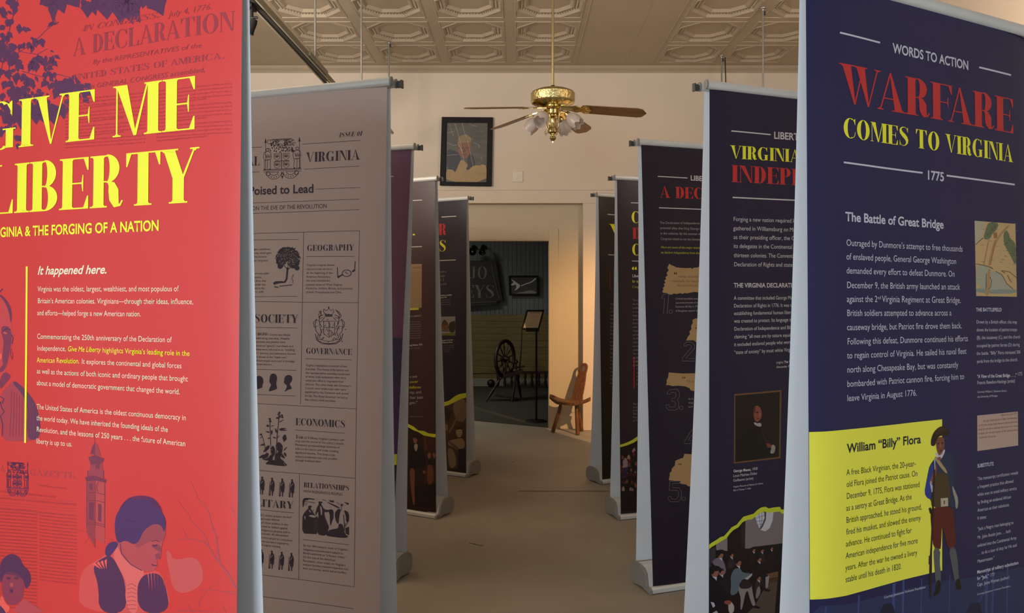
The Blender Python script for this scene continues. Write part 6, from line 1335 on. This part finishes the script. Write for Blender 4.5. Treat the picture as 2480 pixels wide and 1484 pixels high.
# far wall: painted shop sign, small framed picture, spotlights
sp = empty('shop_sign', px2(1120, 740, 11.9), label='weathered dark board with JO over EYS lettering on the far wall', cat='sign')
b = MB(); bd = mat('weathered_black_board', '2b2823', .6, noise=.35, nscale=5, dark='1a1815'); Ys = 11.86
pts = [(1045, 630), (1201, 631), (1217, 727), (1203, 729), (1203, 737), (1045, 748)]
v = [px2(x, y, Ys) for x, y in pts]+[px2(x, y, Ys)+Vector((0, .05, 0)) for x, y in pts]
b.add(v, [tuple(t) for t in tessellate_polygon([v[:6]])]+[tuple(6+k for k in t) for t in tessellate_polygon([v[:6]])]+[(i, (i+1) % 6, 6+(i+1) % 6, 6+i) for i in range(6)], bd)
lt = mat('faded_lettering', '77766a', .7, noise=.3, nscale=20); up = Vector((0, 0, 1))
flat_text(b, 'JO', GL['m'], px2(1138, 675, Ys), (1, 0, 0), up, 43/FPX*Ys, 30/FPX*Ys, lt, (0, -.003, 0)); flat_text(b, 'EYS', GL['m'], px2(1127, 721, Ys), (1, 0, 0), up, 72/FPX*Ys, 31/FPX*Ys, lt, (0, -.003, 0))
under(b.build('board', recalc=False), sp)
b = MB(); fline(b, [(1190, 636), (1194, 660), (1203, 700), (1210, 724)], 3, Ys-.012, mat('board_edge', '4a463c', .6)); fline(b, [(1045, 738), (1203, 730)], 3, Ys-.012, MATS['board_edge']); under(b.build('edge_moulding'), sp)
fp = empty('framed_picture', px2(1268, 715, 11.9), label='small landscape picture in a black frame on the dim far wall', cat='picture')
Yq = 11.93; b = MB(); fo = [(1232, 667), (1304, 667), (1304, 715.5), (1233, 715.5)]; fi = [(1236, 671), (1300, 671), (1300, 711), (1237, 711)]
v = [px2(x, y, Yq-.03) for x, y in fo]+[px2(x, y, Yq-.03) for x, y in fi]+[px2(x, y, Yq) for x, y in fo]+[px2(x, y, Yq-.01) for x, y in fi]
b.add(v, [(0, 1, 5, 4), (1, 2, 6, 5), (2, 3, 7, 6), (3, 0, 4, 7), (8, 9, 1, 0), (9, 10, 2, 1), (10, 11, 3, 2), (11, 8, 0, 3), (4, 5, 13, 12), (5, 6, 14, 13), (6, 7, 15, 14), (7, 4, 12, 15)], M['frame']); under(b.build('picture_frame'), fp)
b = MB(); fpoly(b, [(1235, 670), (1301, 670), (1301, 712), (1235, 712)], Yq-.012, mat('picture_dark', '3f3d3a', .5, noise=.2, nscale=6)); gw = mat('picture_glare', 'd9d6d2', .5)  # pale shapes paint plastic-wrap glare over the dark picture
for p in [[(1236, 674), (1244, 679), (1254, 686), (1260, 690), (1258, 696), (1250, 702), (1245, 703), (1251, 697), (1250, 690), (1243, 682)], [(1237, 688), (1242, 686), (1244, 682), (1248, 688), (1243, 691), (1237, 690)], [(1261, 691), (1270, 688), (1275, 685), (1282, 684), (1290, 679), (1296, 673), (1300, 674), (1292, 681), (1284, 686), (1276, 687), (1270, 690), (1262, 693)], [(1245, 711), (1256, 708), (1270, 706), (1284, 702), (1294, 705), (1300, 708), (1297, 711)]]: fpoly(b, p, Yq-.013, gw if p[0][1] < 700 else mat('picture_mid', '8d857c', .5))
under(b.build('print_and_glare'), fp)
for x, y, r_, lab in [(1143, 608, .058, 'round black spotlight high on the far wall, left of its twin'), (1167, 607, .05, 'dim bell-shaped black spotlight high on the far wall, right of its twin')]:
    p = px2(x, y, 11.5); root = empty('wall_spotlight', (p.x, 11.94, p.z), label=lab, cat='spotlight', group='black spotlights on the far wall')
    b = MB(); q = Matrix.Rotation(R(-90) if x < 1150 else R(-35), 3, 'X') @ Matrix.Rotation(R(180), 3, 'X'); q = Matrix.Rotation(R(90) if x < 1150 else R(140), 3, 'X')
    b.lathe([(0, -.08), (.02, -.08), (.03, -.05), (r_, .03), (r_*1.02, .035), (r_*.9, .03), (.02, -.03), (0, -.03)], M['black'], c=(0, -.3, 0), n=24, mtx=q); b.build('lamp_head', parent=root, smooth=True)
    b = MB(); b.lathe([(0, .012), (.01, .008), (.014, -.01), (.0, -.02)], mat('lamp_bulb', 'b8b8b8', .3), c=(0, -.3, 0), n=12, mtx=q); b.build('bulb', parent=root, smooth=True)
    b = MB(); b.tube([(0, 0, .08), (0, -.16, .09), (0, -.24, .03)], .007, M['black'], 8); b.lathe([(0, 0), (.035, 0), (.03, .02), (0, .02)], M['black'], c=(0, 0, .08), n=16, mtx=Matrix.Rotation(R(90), 3, 'X')); b.build('bracket', parent=root)

# spinning wheel in the far room
SY = 10.45; sw_ = M['darkwood']; sw = empty('spinning_wheel', (px2(1223, 700, SY).x, SY, 0), label='dark wooden spinning wheel standing in the dim room beyond the door', cat='spinning wheel')
wc = Vector((0, 0, EYE-168/FPX*SY)); rot = Matrix.Rotation(R(60), 3, 'Z')
b = MB(); Rw = .232
b.tube([wc+rot @ Vector((Rw*math.cos(R(a)), 0, Rw*math.sin(R(a)))) for a in range(0, 360, 10)], .024, sw_, 10, closed=True)
wh = b.build('wheel_rim', parent=sw, smooth=True)
for k in range(12):
    a = R(k*30+8); d = rot @ Vector((math.cos(a), 0, math.sin(a)))
    b = MB(); b.tube([wc+d*.03, wc+d*.09, wc+d*.13, wc+d*.17, wc+d*Rw], [.008, .006, .011, .006, .008], sw_, 8); b.build('spoke', parent=wh, smooth=True)
b = MB(); b.tube([wc-rot @ Vector((0, .07, 0)), wc-rot @ Vector((0, .03, 0)), wc+rot @ Vector((0, .03, 0)), wc+rot @ Vector((0, .07, 0))], [.012, .035, .035, .012], sw_, 14); b.build('hub', parent=wh, smooth=True)
pz = lambda x, y, dy=0: Vector(((x-CX)/FPX*(SY+dy)-sw.location.x, dy, EYE-(y-CY)/FPX*(SY+dy)))
b = MB(); p0, p1 = pz(1208, 914), pz(1266, 898); d = (p1-p0); n2 = Vector((0, .08, 0)); t = Vector((0, 0, .022))
b.add([p0-n2-t, p1-n2-t, p1+n2-t, p0+n2-t, p0-n2+t, p1-n2+t, p1+n2+t, p0+n2+t], [(0, 1, 2, 3), (4, 7, 6, 5), (0, 4, 5, 1), (1, 5, 6, 2), (2, 6, 7, 3), (3, 7, 4, 0)], sw_); b.build('bench', parent=sw, bevel=.004)
for q0, q1 in [(pz(1212, 916), Vector((pz(1178, 966).x, -.12, .006))), (pz(1252, 905, .05), Vector((pz(1262, 955).x, .22, .006))), (pz(1250, 905, -.05), Vector((pz(1240, 975).x, -.16, .006)))]:
    b = MB(); m1 = q0.lerp(q1, .3); m2 = q0.lerp(q1, .55); b.tube([q0, m1, q0.lerp(q1, .42), m2, q1], [.012, .02, .011, .02, .012], sw_, 10); b.build('leg', parent=sw, smooth=True)
for x in (-.05, .05):
    b = MB(); b.tube([pz(1222, 912)+Vector((x*.3, x, 0)), wc+rot @ Vector((0, x*1.3, .0))], [.016, .011], sw_, 10); b.build('upright', parent=sw, smooth=True)
b = MB(); b.tube([pz(1258, 898), pz(1262, 850), pz(1264, 800)], [.012, .009, .006], sw_, 10); b.build('distaff', parent=sw, smooth=True)
b = MB(); b.tube([pz(1250, 896, -.06), pz(1250, 870, -.06)], .01, sw_, 8); b.tube([pz(1250, 896, .06), pz(1250, 870, .06)], .01, sw_, 8); b.tube([pz(1250, 876, -.09), pz(1250, 876, -.02), pz(1250, 876, .02), pz(1250, 876, .09)], [.01, .028, .028, .01], sw_, 12); b.tube([pz(1238, 892), pz(1272, 886)], .012, sw_, 8); b.build('flyer', parent=sw, smooth=True)
b = MB(); b.box((.02, -.02, .05), (.30, .10, .015), sw_, Matrix.Rotation(R(8), 3, 'Y')); b.tube([Vector((-.2, -.11, .03)), Vector((.15, -.1, .03))], .01, sw_, 8); b.build('treadle', parent=sw, bevel=.003)
b = MB(); b.lathe([(0, -.058), (.03, -.05), (.052, -.03), (.060, 0), (.052, .03), (.03, .05), (0, .058)], sw_, n=20); o = b.build('wooden_ball', smooth=True, label='small dark ball on the floor against the far pale baseboard', cat='ball'); o.location = (px2(1189, 926, 11.86).x, 11.86, .062)
# low spindle rail
rl = empty('spindle_rail', (px2(1262, 900, 11.7).x, 11.75, 0), label='low dark spindle rail along the far baseboard behind the spinning wheel', cat='rail')
b = MB(); b.box((0.02, 0, .235), (.78, .05, .03), sw_); b.box((0.02, 0, .015), (.78, .05, .03), sw_); b.build('rail_frame', parent=rl)
for k in range(8):
    x = -.34+k*.10; b = MB(); b.tube([(x, 0, .03), (x, 0, .09), (x, 0, .13), (x, 0, .17), (x, 0, .22)], [.016, .024, .014, .024, .014], sw_, 8); b.build('spindle', parent=rl, smooth=True)
for k_ in 'rb': GL[k_].done()
make_stand(S['L1'], 'cf3632', 'tall red banner headed GIVE ME LIBERTY, nearest on the left')
make_stand(S['L2'], 'c6b1a9', 'pale grey newspaper-style banner with VIRGINIA and a coat of arms')
make_stand(S['L3'], '5f3a58', 'narrow-looking purple banner directly behind the grey newspaper banner')
make_stand(S['L4'], '3c2226', 'dark maroon banner on the left with parchment document, beyond the purple one')
make_stand(S['L5'], '241f33', 'dark navy banner farthest away on the left, with hut picture')
make_stand(S['R5'], '231c18', 'brownish black banner farthest away on the right, before the small chair')
make_stand(S['R4'], '2c1f2a', 'dark banner with crowd picture, second from the far end on the right')
make_stand(S['R3'], '211a2a', 'dark banner headed A DEC with torn parchment scraps and outlined numbers')
make_stand(S['R2'], '211c36', 'navy banner with VIRGINIA INDEPE heading and seated audience photo')
make_stand(S['R1'], '22204a', 'navy banner headed WARFARE COMES TO VIRGINIA with yellow panel')
